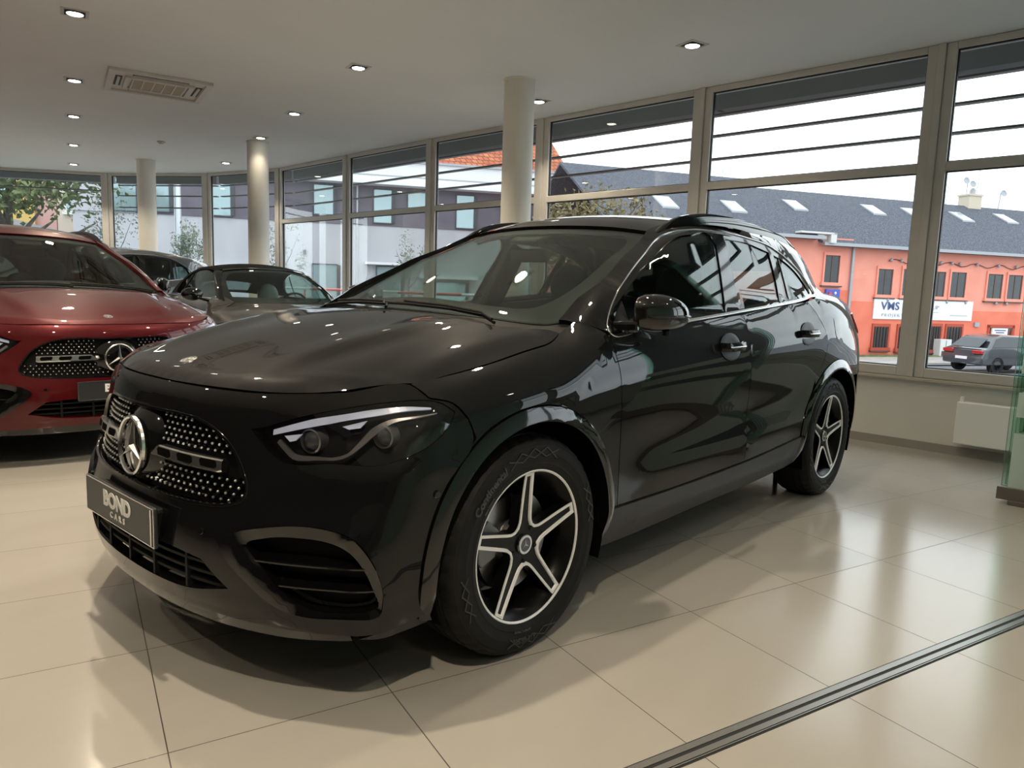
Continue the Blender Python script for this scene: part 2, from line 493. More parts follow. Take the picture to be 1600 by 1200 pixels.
def ribbon(name, body, chart, pts3, width, thick, m, parent, off=0.0, step=.015, mirror=False, closed=False, taper=0.0):
    """a moulding that follows a line on the body surface: width along the surface, thick outward"""
    L = loop2(chart, pts3, 0, step, closed) if not closed else resample([tuple(x) for x in chart.to2([p[:3] for p in pts3])], True, step)
    P = chart.to3(L); N = body.grad(P); n = len(P)
    if closed: T = np.roll(P, -1, 0)-np.roll(P, 1, 0)
    else: T = np.vstack([P[1:2]-P[0:1], P[2:]-P[:-2], P[-1:]-P[-2:-1]])
    T /= np.linalg.norm(T, axis=1, keepdims=True)+1e-12
    Bn = np.cross(T, N)
    t = np.linspace(0, 1, n); wv = np.full(n, width)
    if taper: wv = width*np.clip(np.minimum(t, 1-t)/taper, .12, 1)**.7
    wv = wv[:,None]
    base = P+N*off
    rows = [base-Bn*wv/2-N*.003, base-Bn*wv/2+N*thick*.5, base-Bn*wv*.3+N*thick, base+Bn*wv*.3+N*thick, base+Bn*wv/2+N*thick*.5, base+Bn*wv/2-N*.003]
    if mirror: rows = [r*np.array([1,-1,1]) for r in rows]
    V = np.vstack(rows); k = len(rows); F = []
    for i in range(n if closed else n-1):
        j = (i+1) % n
        for a in range(k):
            b = (a+1) % k
            f = (a*n+i, b*n+i, b*n+j, a*n+j)
            F.append(f if mirror else f[::-1])
    if not closed:
        F.append(tuple(a*n for a in range(k))); F.append(tuple(a*n+n-1 for a in range(k))[::-1])
    mb = MB(); mb.add(V.tolist(), F)
    return mb.build(name, m, parent, smooth=True, auto=.9)

# ------------------------------------------------------------------ car materials
def metallic_paint(name, col, flake, rough=.28, metal=.0, spec=.02):
    m = mat(name, col, rough=rough, metal=metal, coat=1.0, spec=spec)
    n, l, b = nodes(m)
    b.inputs['Coat IOR'].default_value = 1.45
    tc = n.new('ShaderNodeTexCoord'); v = n.new('ShaderNodeTexVoronoi'); v.inputs['Scale'].default_value = 900
    l.new(tc.outputs['Object'], v.inputs['Vector'])
    mx = n.new('ShaderNodeMix'); mx.data_type = 'RGBA'
    mx.inputs[6].default_value = (*col, 1); mx.inputs[7].default_value = (*flake, 1)
    mr = n.new('ShaderNodeMapRange'); mr.inputs['From Min'].default_value = 0; mr.inputs['From Max'].default_value = 1
    l.new(v.outputs['Color'], mr.inputs['Value']); l.new(mr.outputs['Result'], mx.inputs[0]); l.new(mx.outputs[2], b.inputs['Base Color'])
    return m
M_paint = metallic_paint('black_car_paint', (.0035,.0035,.004), (.007,.007,.008), .4)
M_red = metallic_paint('dark_red_car_paint', (.060,.0015,.004), (.11,.003,.006), .4, .4, .2)
M_bronze = metallic_paint('graphite_bronze_car_paint', (.045,.042,.038), (.09,.085,.078), .35, .5)
M_grey = metallic_paint('dark_grey_car_paint', (.075,.08,.09), (.15,.155,.165), .35, .5)
M_gloss = mat('gloss_black_trim', (.004,.004,.0045), .08, coat=.6)
M_void = mat('black_recess_plastic', (.002,.002,.002), .95, spec=.05)
M_cup = mat('dark_handle_recess', (.003,.003,.003), .35, spec=.3)
M_gmir = mat('gloss_black_mirror_shell', (.006,.005,.005), .06, coat=.8)
M_clad = mat('dark_grey_plastic_cladding', (.035,.036,.038), .45)
add_noise(M_clad, (.030,.031,.033), (.040,.041,.043), 30, 3, rough=(.4,.52), bump=.12, bscale=900)
M_dark = mat('matt_black_plastic', (.005,.005,.0055), .6, spec=.25)
M_mesh = mat('black_honeycomb_insert', (.005,.005,.006), .5, spec=.2)
M_chrome = mat('bright_chrome', (.9,.9,.91), .2, 1.0)
M_satin = mat('satin_silver_trim', (.72,.72,.73), .35, .9)
M_machined = mat('machined_wheel_silver', (.93,.93,.94), .5, .35)
M_spoke = mat('black_wheel_enamel', (.003,.003,.0033), .3, spec=.18)
M_rubber = mat('tyre_rubber', (.012,.012,.0125), .62, spec=.22)
add_noise(M_rubber, (.008,.008,.0085), (.013,.013,.014), 18, 4, rough=(.5,.7), bump=.15, bscale=300)
M_letter = mat('tyre_moulded_lettering', (.028,.028,.03), .3)
M_disc = mat('brake_disc_steel', (.35,.35,.36), .3, 1.0)
M_caliper = mat('brake_caliper_grey', (.22,.225,.23), .4, .6)
M_white = mat('white_plate_lettering', (.86,.86,.84), .4)
M_plate = mat('dark_grey_number_plate', (.028,.03,.033), .35)
M_tail = mat('red_tail_lamp_lens', (.45,.01,.012), .12, coat=1)
M_seat = mat('dark_seat_fabric', (.014,.0145,.015), .7)
add_noise(M_seat, (.012,.0125,.013), (.018,.0185,.019), 120, 2, bump=.2, bscale=500)
M_lseat = mat('light_grey_leather', (.42,.42,.40), .5)
M_wind = glass('windscreen_glass', (.84,.90,.87), .8)
M_side = glass('side_window_glass', (.74,.82,.79), .9)
M_priv = glass('rear_window_glass', (.62,.68,.67), .95)
M_lens = glass('clear_lamp_lens', (.93,.93,.95), 1.0)
M_drl = mat('daytime_light_strip', (.62,.66,.76), .25, coat=.8, emit=(.72,.80,1.0), estr=.16)
M_lamp_in = mat('headlamp_inner_silver', (.38,.37,.35), .3, .8)
M_bulb = mat('projector_lens', (.05,.055,.06), .05, coat=1)
M_fabric = mat('black_soft_top_fabric', (.003,.003,.0035), .9, spec=.15)

YM = Matrix(((1,0,0,0),(0,0,1,0),(0,-1,0,0),(0,0,0,1)))   # local z axis -> world y (outward), local -y -> up

def star_mb(R, w=.15, depth=.004, ring=None):
    """three pointed star, faceted, in the local xy plane, pointing +y, raised to +z"""
    mb = MB(); c = (0,0,depth*1.6)
    pts = []
    for k in range(3):
        a = PI/2+k*2*PI/3
        pts.append((R*math.cos(a), R*math.sin(a)))
        b = a+PI/3
        pts.append((R*w*math.cos(b), R*w*math.sin(b)))
    V = [c]+[(p[0], p[1], depth*.5) for p in pts]+[(p[0], p[1], 0) for p in pts]
    F = [(0, 1+i, 1+(i+1) % 6) for i in range(6)]+[(1+i, 7+i, 7+(i+1) % 6, 1+(i+1) % 6) for i in range(6)]+[tuple(range(12, 6, -1))]
    mb.add(V, F)
    if ring:
        mb.lathe([(R*.97, 0), (R*.97, ring), (R*1.06, ring*1.15), (R*1.13, ring*.6), (R*1.13, 0)], 40, closed=True)
    return mb
def xform(mb, M):
    mb.v = [tuple(M @ Vector(v)) for v in mb.v]; return mb

def wheel(parent, x, sgn, front=True, phase=88):
    """wheel centred on its hub; parts: tyre, spoke facing, centre cap, brake disc, caliper"""
    S = Matrix.Diagonal((1, sgn, 1, 1))
    loc = Vector((x, sgn*.79, .352))
    def fin(mb, name, m, par, smooth=True, auto=.5):
        mb.v = [tuple(S @ Vector(v)) for v in mb.v]
        if sgn < 0: mb.f = [f[::-1] for f in mb.f]
        return mb.build(name, m, par, smooth=smooth, auto=auto)
    # rim barrel + black spokes
    mb = MB(); mb.lathe([(.205,-.105),(.238,-.10),(.232,-.09),(.205,-.06),(.200,.0),(.204,.045),(.214,.075),(.232,.092),(.240,.100),(.2485,.106),(.2485,.098),(.232,.082),(.19,-.06)], 72, YM, closed=True)
    th = [math.radians(phase-72*k) for k in range(5)]
    O = []
    for t in th:
        for (r, a) in ((.2395, .086), (.2395, -.086)):
            O.append((r, t+a))
        O.append((.086, t-.33)); O.append((.066, t-math.radians(36)+.16)); O.append((.066, t-math.radians(36)-.16)); O.append((.086, t-math.radians(72)+.33))
    O = np.array([(r*math.cos(a), r*math.sin(a)) for r, a in O])[::-1]
    if poly_area(O) < 0: O = O[::-1]
    def dens(L):
        out = []
        for i in range(len(L)):
            a, b = L[i], L[(i+1) % len(L)]; k = max(1, int(np.linalg.norm(b-a)/.013))
            out += [a+(b-a)*j/k for j in range(k)]
        return np.array(out)
    # round the valleys a little
    Od = dens(O)
    for _ in range(2):
        q = .25*np.roll(Od, 1, 0)+.5*Od+.25*np.roll(Od, -1, 0); rr = np.linalg.norm(Od, axis=1)[:,None]; Od = np.where(rr > .20, Od, q)
    I = inset(Od, .0085); I2 = inset(Od, .0105)
    hw = lambda q: .080+.021*np.clip(np.linalg.norm(q, axis=1)/.24, 0, 1)**1.5
    def P3(q, dz): h = hw(q)+dz; return [(a[0], hh, a[1]) for a, hh in zip(q, h)]
    n = len(Od)
    V = P3(Od, -.001)+P3(Od*.992, -.045)+P3(I2, -.006)
    F = [((i+1) % n, i, n+i, n+(i+1) % n) for i in range(n)]
    mb.add(V, F)
    # inner black face: triangulated
    v2, Ft = tri_region(I2, [], .03); P = P3(v2, -.006); mb.add(P, [tuple(f[::-1]) for f in Ft])
    v2b, Fb = tri_region(Od*.992, [], .05); mb.add(P3(v2b, -.045), [tuple(f) for f in Fb])
    # lug recesses
    for k in range(5):
        a = math.radians(phase+36+72*k); c = (.056*math.cos(a), .0, .056*math.sin(a))
        M = Matrix.Translation((c[0], .0735, c[2])) @ YM
        mb.lathe([(.0001,.008),(.006,.008),(.009,.004),(.009,0)], 6, M)
    w = fin(mb, 'wheel', M_spoke, parent); w.location = loc
    # machined facing
    mb = MB(); V = P3(Od, 0)+P3(I, .0)+P3(Od, -.004)+P3(I2, -.006)
    F = []
    for i in range(n):
        j = (i+1) % n
        F += [(i, j, n+j, n+i)[::-1], (i, j, 2*n+j, 2*n+i), (n+i, n+j, 3*n+j, 3*n+i)[::-1]]
    mb.add(V, [f[::-1] for f in F] if False else F)
    mb.lathe([(.2412,.1015),(.2412,.1045),(.2465,.1078),(.2488,.1068),(.2488,.1015)], 96, YM, closed=True)
    o = fin(mb, 'spoke_facing', M_machined, w, auto=.4)
    # tyre
    prof = [(.232,-.098),(.243,-.108),(.262,-.114),(.300,-.1185),(.328,-.114),(.345,-.102),(.3525,-.088)]
    for g in (-.062, -.022, .022, .062):
        prof += [(.3585,g-.006),(.3515,g-.004),(.3515,g+.004),(.3585,g+.006)]
    prof += [(.3525,.088),(.345,.102),(.338,.1085),(.336,.1085),(.328,.114),(.305,.118),(.300,.1185),(.298,.1178),(.272,.1155),(.270,.1165),(.262,.114),(.2525,.109),(.249,.1075),(.243,.100),(.232,.09)]
    mb = MB(); nn = 160; o0 = len(mb.v); mb.lathe(prof, nn, YM, closed=True)
    V = np.array(mb.v); K = len(prof)
    for i, (r, z) in enumerate(prof):
        if .345 <= r and abs(z) > .064:
            for k in range(nn):
                if k % 4 == 0:
                    j = i*nn+k; d = np.array([V[j][0], 0, V[j][2]]); V[j] -= d/np.linalg.norm(d)*.0045
    V[:,2] = np.maximum(V[:,2], -.352)
    mb.v = [tuple(v) for v in V]
    ty = fin(mb, 'tyre', M_rubber, w, auto=.35)
    # moulded sidewall pattern and words
    mb = MB()
    for base in ((66, 110), (246, 290), (150, 176), (330, 356)):
        nseg = max(3, (base[1]-base[0])//9)
        for k in range(nseg):
            a0 = math.radians(base[0]+k*(base[1]-base[0])/nseg); a1 = math.radians(base[0]+(k+1)*(base[1]-base[0])/nseg)
            for (ra, rb) in ((.293,.322), (.322,.293)):
                p = Vector((ra*math.cos(a0), .1190, ra*math.sin(a0))); q = Vector((rb*math.cos(a1), .1190, rb*math.sin(a1)))
                mb.bar(p, q, .0035, .0025, (0,1,0))
    fin(mb, 'sidewall_pattern', M_letter, w, False, .5)
    def around(r0, ang, flip=False):
        def fn(co):
            r = r0+co[:,1]*(-1 if flip else 1); s = co[:,0]*(-1 if flip else 1)
            a = ang-s/r0; a = a if not flip else ang-s/r0
            wv = .1186-np.abs(r-.303)*.07
            return np.stack([-r*np.cos(a)*-1, wv+co[:,2], r*np.sin(a)], 1) if sgn > 0 else np.stack([r*np.cos(PI-a), -(wv+co[:,2]), r*np.sin(a)], 1)
        return fn
    # seen from outside the left side, +x is on the left: mirror the angle
    def put(body, size, r0, deg, flip=False, sx=1.0, off=.0006):
        A = math.radians(deg)
        def fn(co):
            t = co[:,0]*sx
            if flip: r = r0-co[:,1]; a = A+t/r0
            else: r = r0+co[:,1]; a = A-t/r0
            wv = .1190-np.abs(r-.303)*.06+co[:,2]
            return np.stack([-r*np.cos(a)*(1 if sgn > 0 else -1), sgn*wv, r*np.sin(a)], 1)
        t = text_mesh('tyre_lettering', body, size, M_letter, w, depth=.0014, offset=off, fn=fn)
        return t
    put('Continental', .036, .302, 133 if front else 140, False, 1.0, .0012)
    put('235/50 R19', .024, .303, 264, True)
    put('EcoContact', .012, .272, 140, False)
    put('RADIAL TUBELESS', .010, .272, 262, True)
    # centre cap
    mb = MB(); mb.lathe([(.0001,.0845),(.0225,.0845),(.0225,.083),(.031,.083),(.034,.079),(.034,.070)], 40, YM)
    cap = fin(mb, 'centre_cap', M_gloss, w)
    mb = MB(); mb.lathe([(.0235,.083),(.0235,.0862),(.0305,.0862),(.0315,.083)], 40, YM); fin(mb, 'centre_cap_ring', M_satin, w)
    s = star_mb(.0195, .16, .0016); xform(s, Matrix.Translation((0,.0848,0)) @ Matrix(((1,0,0,0),(0,0,1,0),(0,1,0,0),(0,0,0,1))))
    s.f = [f[::-1] for f in s.f]
    fin(s, 'centre_cap_star', M_chrome, w, False, None)
    # brakes
    mb = MB(); mb.lathe([(.075,.012),(.075,.030),(.163,.030),(.163,.002),(.075,.002)], 56, YM, closed=True); mb.lathe([(.0001,.055),(.07,.052),(.08,.03),(.08,.0),(.0001,.0)], 32, YM)
    for k in range(18):
        for (r, d) in ((.095,0),(.118,.11),(.143,.22)):
            a = 2*PI*k/18+d
            mb.lathe([(.0001,.0304),(.0032,.0304),(.0032,.029)], 6, Matrix.Translation((r*math.cos(a), 0, r*math.sin(a))) @ YM)
    fin(mb, 'brake_disc', M_disc, w)
    mb = MB(); ca = 10 if front else 170
    L = [(.105, ca-24), (.172, ca-26), (.183, ca-18), (.186, ca), (.183, ca+18), (.172, ca+26), (.105, ca+24), (.098, ca)]
    pl = [(r*math.cos(math.radians(a)), -r*math.sin(math.radians(a))) for r, a in L][::-1]
    mb.prism(pl, -.02, .052, YM)
    c = fin(mb, 'brake_caliper', M_caliper, w, False, None)
    b = c.modifiers.new('bevel', 'BEVEL'); b.width = .006; b.segments = 2
    return w

def seat_mb(x, y, z0, w, tilt=.32, hz=.62):
    """one car seat: cushion and backrest with side bolsters"""
    mb = MB()
    def pad(c, d, M=None, k=.2):
        mb.ellipsoid(c, d, 18, 10, M)
    R = Matrix.Rotation(-tilt, 3, 'Y')
    mb2 = MB()
    for s in (-1, 1):
        pad((x+.22, y+s*w*.40, z0+.10), (.25, .07, .10)); pad((x-.10, y+s*w*.40, z0+.40), (.09, .07, .31), R)
    pad((x+.20, y, z0+.08), (.27, w*.42, .09)); pad((x-.10, y, z0+.40), (.085, w*.42, .36), R)
    return mb

def smooth_box(name, pts, m, parent, r=.05, lev=2):
    """rounded solid: hexahedron with bevelled edges"""
    mb = MB(); mb.hexa(pts)
    o = mb.build(name, m, parent, smooth=True); b = o.modifiers.new('bevel', 'BEVEL'); b.width = r; b.segments = 4
    return o

# ------------------------------------------------------------------ the showroom
CEIL = 3.10
POSTS = [(-4.05,7.0),(-4.35,4.92),(-4.60,2.88),(-4.700,.837),(-4.775,-1.176),(-4.87,-3.217),(-4.93,-5.19),(-5.045,-7.245),(-5.163,-9.375),(-4.752,-11.175),(-3.668,-12.971),(-2.06,-14.25),(-.1,-14.9)]
M_frame = mat('window_frame_aluminium', (.62,.60,.565), .45, .1)
add_noise(M_frame, (.60,.58,.545), (.64,.62,.585), 6, 3, rough=(.36,.48))
M_seal = mat('black_window_seal', (.01,.01,.01), .6)
M_pane = glass('window_pane', (.93,.96,.95), .9)
M_shade = mat('grey_sunshade', (.22,.235,.255), .6)
M_louvre = mat('louvre_bar_grey', (.09,.09,.092), .4, .3)
M_wall = mat('warm_white_wall_paint', (.62,.59,.54), .75)
add_noise(M_wall, (.66,.65,.61), (.69,.68,.64), 3, 4, bump=.04, bscale=120)
M_ceil = mat('white_ceiling_plaster', (.82,.81,.79), .85)
add_noise(M_ceil, (.74,.785,.825), (.76,.805,.845), 1.2, 4, bump=.05, bscale=80)
M_sill = mat('beige_stone_sill', (.50,.46,.39), .3)
M_skirt = mat('grey_tile_skirting', (.30,.285,.26), .35)
M_rad = mat('white_radiator_enamel', (.88,.88,.86), .35)
M_column = mat('cream_column_paint', (.80,.78,.72), .55)
add_noise(M_column, (.79,.77,.71), (.82,.80,.74), 4, 3, bump=.03, bscale=60)

# floor: large porcelain tiles, thin joints, tile grid turned to the room
TS, TG, TO = .58668644, 2.8418188, (-.09718433, .95713442)
M_floor = mat('porcelain_floor_tiles', (.5,.45,.38), .3)
def floor_nodes():
    n, l, b = nodes(M_floor)
    tc = n.new('ShaderNodeTexCoord'); mp = n.new('ShaderNodeMapping'); mp.vector_type = 'TEXTURE'
    mp.inputs['Location'].default_value = (TO[0], TO[1], 0); mp.inputs['Rotation'].default_value = (0, 0, TG); mp.inputs['Scale'].default_value = (TS, TS, 1)
    l.new(tc.outputs['Object'], mp.inputs['Vector'])
    sep = n.new('ShaderNodeSeparateXYZ'); l.new(mp.outputs['Vector'], sep.inputs['Vector'])
    def m(op, a, b_=None, c=None):
        q = n.new('ShaderNodeMath'); q.operation = op
        for i, v in enumerate((a, b_, c)):
            if v is None: continue
            if hasattr(v, 'links') or hasattr(v, 'is_linked'): l.new(v, q.inputs[i])
            else: q.inputs[i].default_value = v
        return q.outputs[0]
    jl = []
    for ax in ('X', 'Y'):
        fr_ = m('FRACT', sep.outputs[ax]); d = m('MINIMUM', fr_, m('SUBTRACT', 1.0, fr_)); jl.append(d)
    dj = m('MINIMUM', jl[0], jl[1])
    joint = m('LESS_THAN', dj, .0026)
    # per tile tone
    fx = m('FLOOR', sep.outputs['X']); fy = m('FLOOR', sep.outputs['Y']); cb = n.new('ShaderNodeCombineXYZ'); l.new(fx, cb.inputs[0]); l.new(fy, cb.inputs[1])
    wn_ = n.new('ShaderNodeTexWhiteNoise'); l.new(cb.outputs[0], wn_.inputs['Vector'])
    no = n.new('ShaderNodeTexNoise'); no.inputs['Scale'].default_value = 2.2; no.inputs['Detail'].default_value = 6
    mp2 = n.new('ShaderNodeMapping'); mp2.inputs['Scale'].default_value = (1.0, 3.0, 1); l.new(tc.outputs['Object'], mp2.inputs['Vector']); l.new(mp2.outputs['Vector'], no.inputs['Vector'])
    t = m('ADD', m('MULTIPLY', wn_.outputs['Value'], .35), m('MULTIPLY', no.outputs['Fac'], .65))
    r = n.new('ShaderNodeValToRGB'); r.color_ramp.elements[0].position = .25; r.color_ramp.elements[1].position = .75
    r.color_ramp.elements[0].color = (.40,.378,.34,1); r.color_ramp.elements[1].color = (.435,.41,.37,1)
    l.new(t, r.inputs['Fac'])
    mx = n.new('ShaderNodeMix'); mx.data_type = 'RGBA'; l.new(joint, mx.inputs[0]); l.new(r.outputs['Color'], mx.inputs[6]); mx.inputs[7].default_value = (.045,.038,.03,1)
    l.new(mx.outputs[2], b.inputs['Base Color'])
    rg = m('ADD', .14, m('MULTIPLY', no.outputs['Fac'], .06)); l.new(m('ADD', rg, m('MULTIPLY', joint, .4)), b.inputs['Roughness'])
    n3 = n.new('ShaderNodeTexNoise'); n3.inputs['Scale'].default_value = 5; n3.inputs['Detail'].default_value = 4; l.new(tc.outputs['Object'], n3.inputs['Vector'])
    bp = n.new('ShaderNodeBump'); bp.inputs['Strength'].default_value = .12; bp.inputs['Distance'].default_value = .01; l.new(m('SUBTRACT', m('MULTIPLY', n3.outputs['Fac'], .06), joint), bp.inputs['Height'])
    l.new(bp.outputs['Normal'], b.inputs['Normal'])
    b.inputs['Specular IOR Level'].default_value = .7
floor_nodes()
inner = POSTS + [(6.5,-14.9),(6.5,7.0)]
def slab(name, poly, z0, z1, m):
    mb = MB(); p = list(poly)
    if poly_area(np.array(p)) < 0: p = p[::-1]
    mb.prism(p, z0, z1); return struct(mb.build(name, m))
outp = [(-4.45,7.3)]+[(x-.32, y-(.25 if y < -11 else 0)) for x, y in POSTS[1:]]+[(6.8,-15.25),(6.8,7.3)]
slab('floor', outp, -.12, 0, M_floor)
slab('ceiling', outp, CEIL, CEIL+.25, M_ceil)
mb = MB(); mb.box((6.6,-3.95,CEIL/2), (.2,22.1,CEIL)); struct(mb.build('wall_left', mat('dark_taupe_wall', (.09,.08,.075), .7)))
BAYS = list(zip(POSTS[:-1], POSTS[1:]))
mb = MB(); mb.box((1.2,7.1,CEIL/2), (10.8,.2,CEIL)); struct(mb.build('wall_front', M_wall))
mb = MB(); mb.box((3.25,-15.0,CEIL/2), (6.7,.2,CEIL)); struct(mb.build('wall_back', M_wall))
# low wall, skirting and sill under the glazing
mw, ms, mk = MB(), MB(), MB()
def outn(a, b):
    d = Vector((b[0]-a[0], b[1]-a[1], 0)).normalized(); return d, Vector((d.y, -d.x, 0)) if Vector((d.y, -d.x, 0)).dot(Vector(((a[0]+b[0])/2-1, (a[1]+b[1])/2+3, 0))) > 0 else Vector((-d.y, d.x, 0))
def slabseg(mb, a, b, o0, o1, z0, z1, ext=.0):
    d, n_ = outn(a, b); A = Vector((a[0], a[1], 0))-d*ext; Bv = Vector((b[0], b[1], 0))+d*ext
    P = [A+n_*o0, Bv+n_*o0, Bv+n_*o1, A+n_*o1]
    if (P[1]-P[0]).cross(P[2]-P[1]).z < 0: P = P[::-1]
    mb.hexa([(p.x, p.y, z0) for p in P]+[(p.x, p.y, z1) for p in P])
for a, b in BAYS:
    slabseg(mw, a, b, .025, .24, 0, .545, .01)
    slabseg(mk, a, b, .012, .03, 0, .068, .004)
    slabseg(ms, a, b, -.018, .22, .545, .570, .003)
struct(mw.build('wall_right', M_wall)); struct(mk.build('baseboard_right', M_skirt)); struct(ms.build('trim_1', M_sill, bevel=.006))
# skirting joints
# window bays
for i, (a, b) in enumerate(BAYS):
    d, n_ = outn(a, b); A = Vector((a[0], a[1], 0)); Bv = Vector((b[0], b[1], 0)); L = (Bv-A).length
    e = .028; fw = .072
    def P(s, o, z): v = A+d*s+n_*o; return (v.x, v.y, z)
    mb = MB()
    def bx(s0, s1, z0, z1, o0=.01, o1=.075):
        q = [P(s0,o0,z0),P(s1,o0,z0),P(s1,o1,z0),P(s0,o1,z0)]
        v = (Vector(q[1])-Vector(q[0])).cross(Vector(q[2])-Vector(q[1])).z
        q2 = [(x, y, z1) for x, y, _ in q]
        if v < 0: q, q2 = q[::-1], q2[::-1]
        mb.hexa(q+q2)
    bx(e, e+fw, .572, CEIL-.002); bx(L-e-fw, L-e, .572, CEIL-.002); bx(e+fw, L-e-fw, .572, .648); bx(e+fw, L-e-fw, CEIL-.052, CEIL-.002)
    tr = i < 8
    if tr: bx(e+fw, L-e-fw, 2.158, 2.228)
    w = struct(mb.build('window_%d' % (i+1), M_frame, bevel=.005))
    mb = MB()                                           # seals
    for z0, z1 in (((.648,2.158),(2.228,CEIL-.052)) if tr else ((.648,CEIL-.052),)):
        for (s0, s1, za, zb) in ((e+fw,e+fw+.008,z0,z1),(L-e-fw-.008,L-e-fw,z0,z1),(e+fw,L-e-fw,z0,z0+.008),(e+fw,L-e-fw,z1-.008,z1)): bx(s0, s1, za, zb, .035, .060)
    mb.build('window_seal', M_seal, w)
    for z0, z1 in (((.648,2.158),(2.228,CEIL-.052)) if tr else ((.648,CEIL-.052),)):
        mb = MB(); bx(e+fw, L-e-fw, z0, z1, .045, .051); mb.build('pane', M_pane, w)
    # outside: roller housing and three louvre bars
    mb = MB(); bx(-.02, L+.02, 2.955, 3.22, .30, .46); bx(-.02, L+.02, 3.14, 3.22, .08, .46)
    tag(mb.build('sunshade_housing', M_shade, bevel=.004), None)
    o = C.objects[-1]
    o['kind'] = 'structure'
    mb = MB()
    zs = (2.918, 2.722, 2.500) if i not in (10, 11) else (2.80,)
    for z in zs: bx(-.01, L+.01, z-.009, z+.009, .33, .40)
    o = mb.build('louvre_bar', M_louvre); o['kind'] = 'structure'
# posts between the bays
for k, (x, y) in enumerate(POSTS[1:-1], 1):
    d1, n1 = outn(POSTS[k-1], POSTS[k]); d2, n2 = outn(POSTS[k], POSTS[k+1]); n_ = (n1+n2).normalized(); d = Vector((-n_.y, n_.x, 0))
    mb = MB(); c = Vector((x, y, 0))+n_*.055; mb.box((c.x, c.y, (.572+CEIL)/2), (.052,.13,CEIL-.574), math.atan2(-n_.x, n_.y)); 
    c = Vector((x, y, 0))+n_*.008; mb.box((c.x, c.y, (.572+CEIL)/2), (.036,.03,CEIL-.574), math.atan2(-n_.x, n_.y))
    struct(mb.build('trim_%d' % (k+1), M_frame, bevel=.004))
# floor track with its slot
u = Vector((math.cos(TG), math.sin(TG), 0)); v = Vector((-u.y, u.x, 0))
T0 = Vector((-1.60, 2.038, 0)); 
if v.dot(Vector((0,1,0))) > 0: v = -v
v = -v
mt, mt2 = MB(), MB()
def strip(mb, o0, o1, z0, z1, s0=-4.6, s1=2.62):
    q = [T0+u*s0+v*o0, T0+u*s1+v*o0, T0+u*s1+v*o1, T0+u*s0+v*o1]
    if (q[1]-q[0]).cross(q[2]-q[1]).z < 0: q = q[::-1]
    mb.hexa([(p.x, p.y, z0) for p in q]+[(p.x, p.y, z1) for p in q])
M_track = mat('brushed_floor_track', (.42,.41,.39), .35, .9)
strip(mt, -.002, .018, .0, .0032); strip(mt, .030, .048, .0, .0032); strip(mt, .052, .055, 0, .0036)
strip(mt2, -.007, -.002, .0, .0012); strip(mt2, .018, .030, .0, .0012); strip(mt2, .048, .052, 0, .0012); strip(mt2, .055, .060, 0, .0012)
tr_ = mt.build('floor_track', M_track); tag(tr_, 'long metal sliding door track set diagonally into the tiled floor', 'floor track')
mt2.build('track_slot', M_seal, tr_)
# columns
for (x, y, lb) in ((-3.60,-2.44,'cream round column behind the black SUV roof, nearest of the three'), (-3.75,-7.50,'cream round column behind the bronze convertible'), (-3.50,-10.70,'cream round column behind the grey estate roof, farthest left')):
    mb = MB(); r = .145; mb.lathe([(r,0),(r,CEIL-.012),(r+.012,CEIL-.010),(r+.012,CEIL)], 56)
    c = mb.build('column', M_column, smooth=True, auto=.6, loc=(x, y, 0)); tag(c, lb, 'column', 'round showroom columns')
    mb = MB(); mb.lathe([(r+.010,0),(r+.010,.068),(r,.070)], 56); mb.build('column_skirting', M_skirt, c, smooth=True, auto=.6)
# radiator under the sill
rad = MB(); a, b = POSTS[3], POSTS[2]; d, n_ = outn(a, b)
c = Vector((a[0], a[1], 0))+d*(1.0)-n_*.055
rad.box((c.x, c.y, .27), (1.25,.085,.32), math.atan2(d.y, d.x))
r_ = rad.build('radiator', M_rad, bevel=.008); tag(r_, 'white flat panel radiator hung below the window sill', 'radiator')
mb = MB(); c2 = Vector((a[0], a[1], 0))+d*.40-n_*.06; mb.lathe([(.014,-.02),(.014,.02),(.010,.03),(.0001,.031)], 14, Matrix.Translation((c2.x, c2.y, .438))); mb.box((c2.x, c2.y, .425), (.03,.03,.02)); mb.build('radiator_valve', M_rad, r_, smooth=True, auto=.6)
mb = MB(); c2 = Vector((a[0], a[1], 0))+d*.6-n_*-.0; mb.box((c2.x, c2.y, .2), (.03,.06,.03)); c2 += d*.8; mb.box((c2.x, c2.y, .2), (.03,.06,.03)); mb.build('radiator_bracket', M_rad, r_)

# ceiling cassette air conditioner
ac = empty('air_conditioner', (-1.585,-5.565,CEIL), math.radians(TG*180/PI)); tag(ac, 'white ceiling cassette air conditioner with beige filter grille', 'air conditioner')
M_acw = mat('white_ac_plastic', (.58,.565,.54), .45); M_acf = mat('beige_filter_mesh', (.42,.38,.30), .8)
ax = Vector((-1.901+1.081, -5.001+5.243, 0)); ac.rotation_euler.z = math.atan2(ax.y, ax.x)
mb = MB(); w_, h_ = .86, .86
def ring(mb, o, i, z0, z1):
    for (x0, x1, y0, y1) in ((-o[0],o[0],i[1],o[1]),(-o[0],o[0],-o[1],-i[1]),(-o[0],-i[0],-i[1],i[1]),(i[0],o[0],-i[1],i[1])):
        mb.box(((x0+x1)/2,(y0+y1)/2,(z0+z1)/2), (x1-x0,y1-y0,z1-z0))
ring(mb, (.46,.45), (.40,.39), -.030, 0); ring(mb, (.31,.25), (.265,.20), -.034, 0)
mb.build('cassette_frame', M_acw, ac, bevel=.006)
mb = MB()
for x in (-.19,-.095,0,.095,.19): mb.box((x,0,-.018), (.080,.37,.02))
mb.build('filter_grille', M_acf, ac)
mb = MB()
for x in (-.238,-.1425,-.0475,.0475,.1425,.238): mb.box((x,0,-.022), (.014,.41,.024))
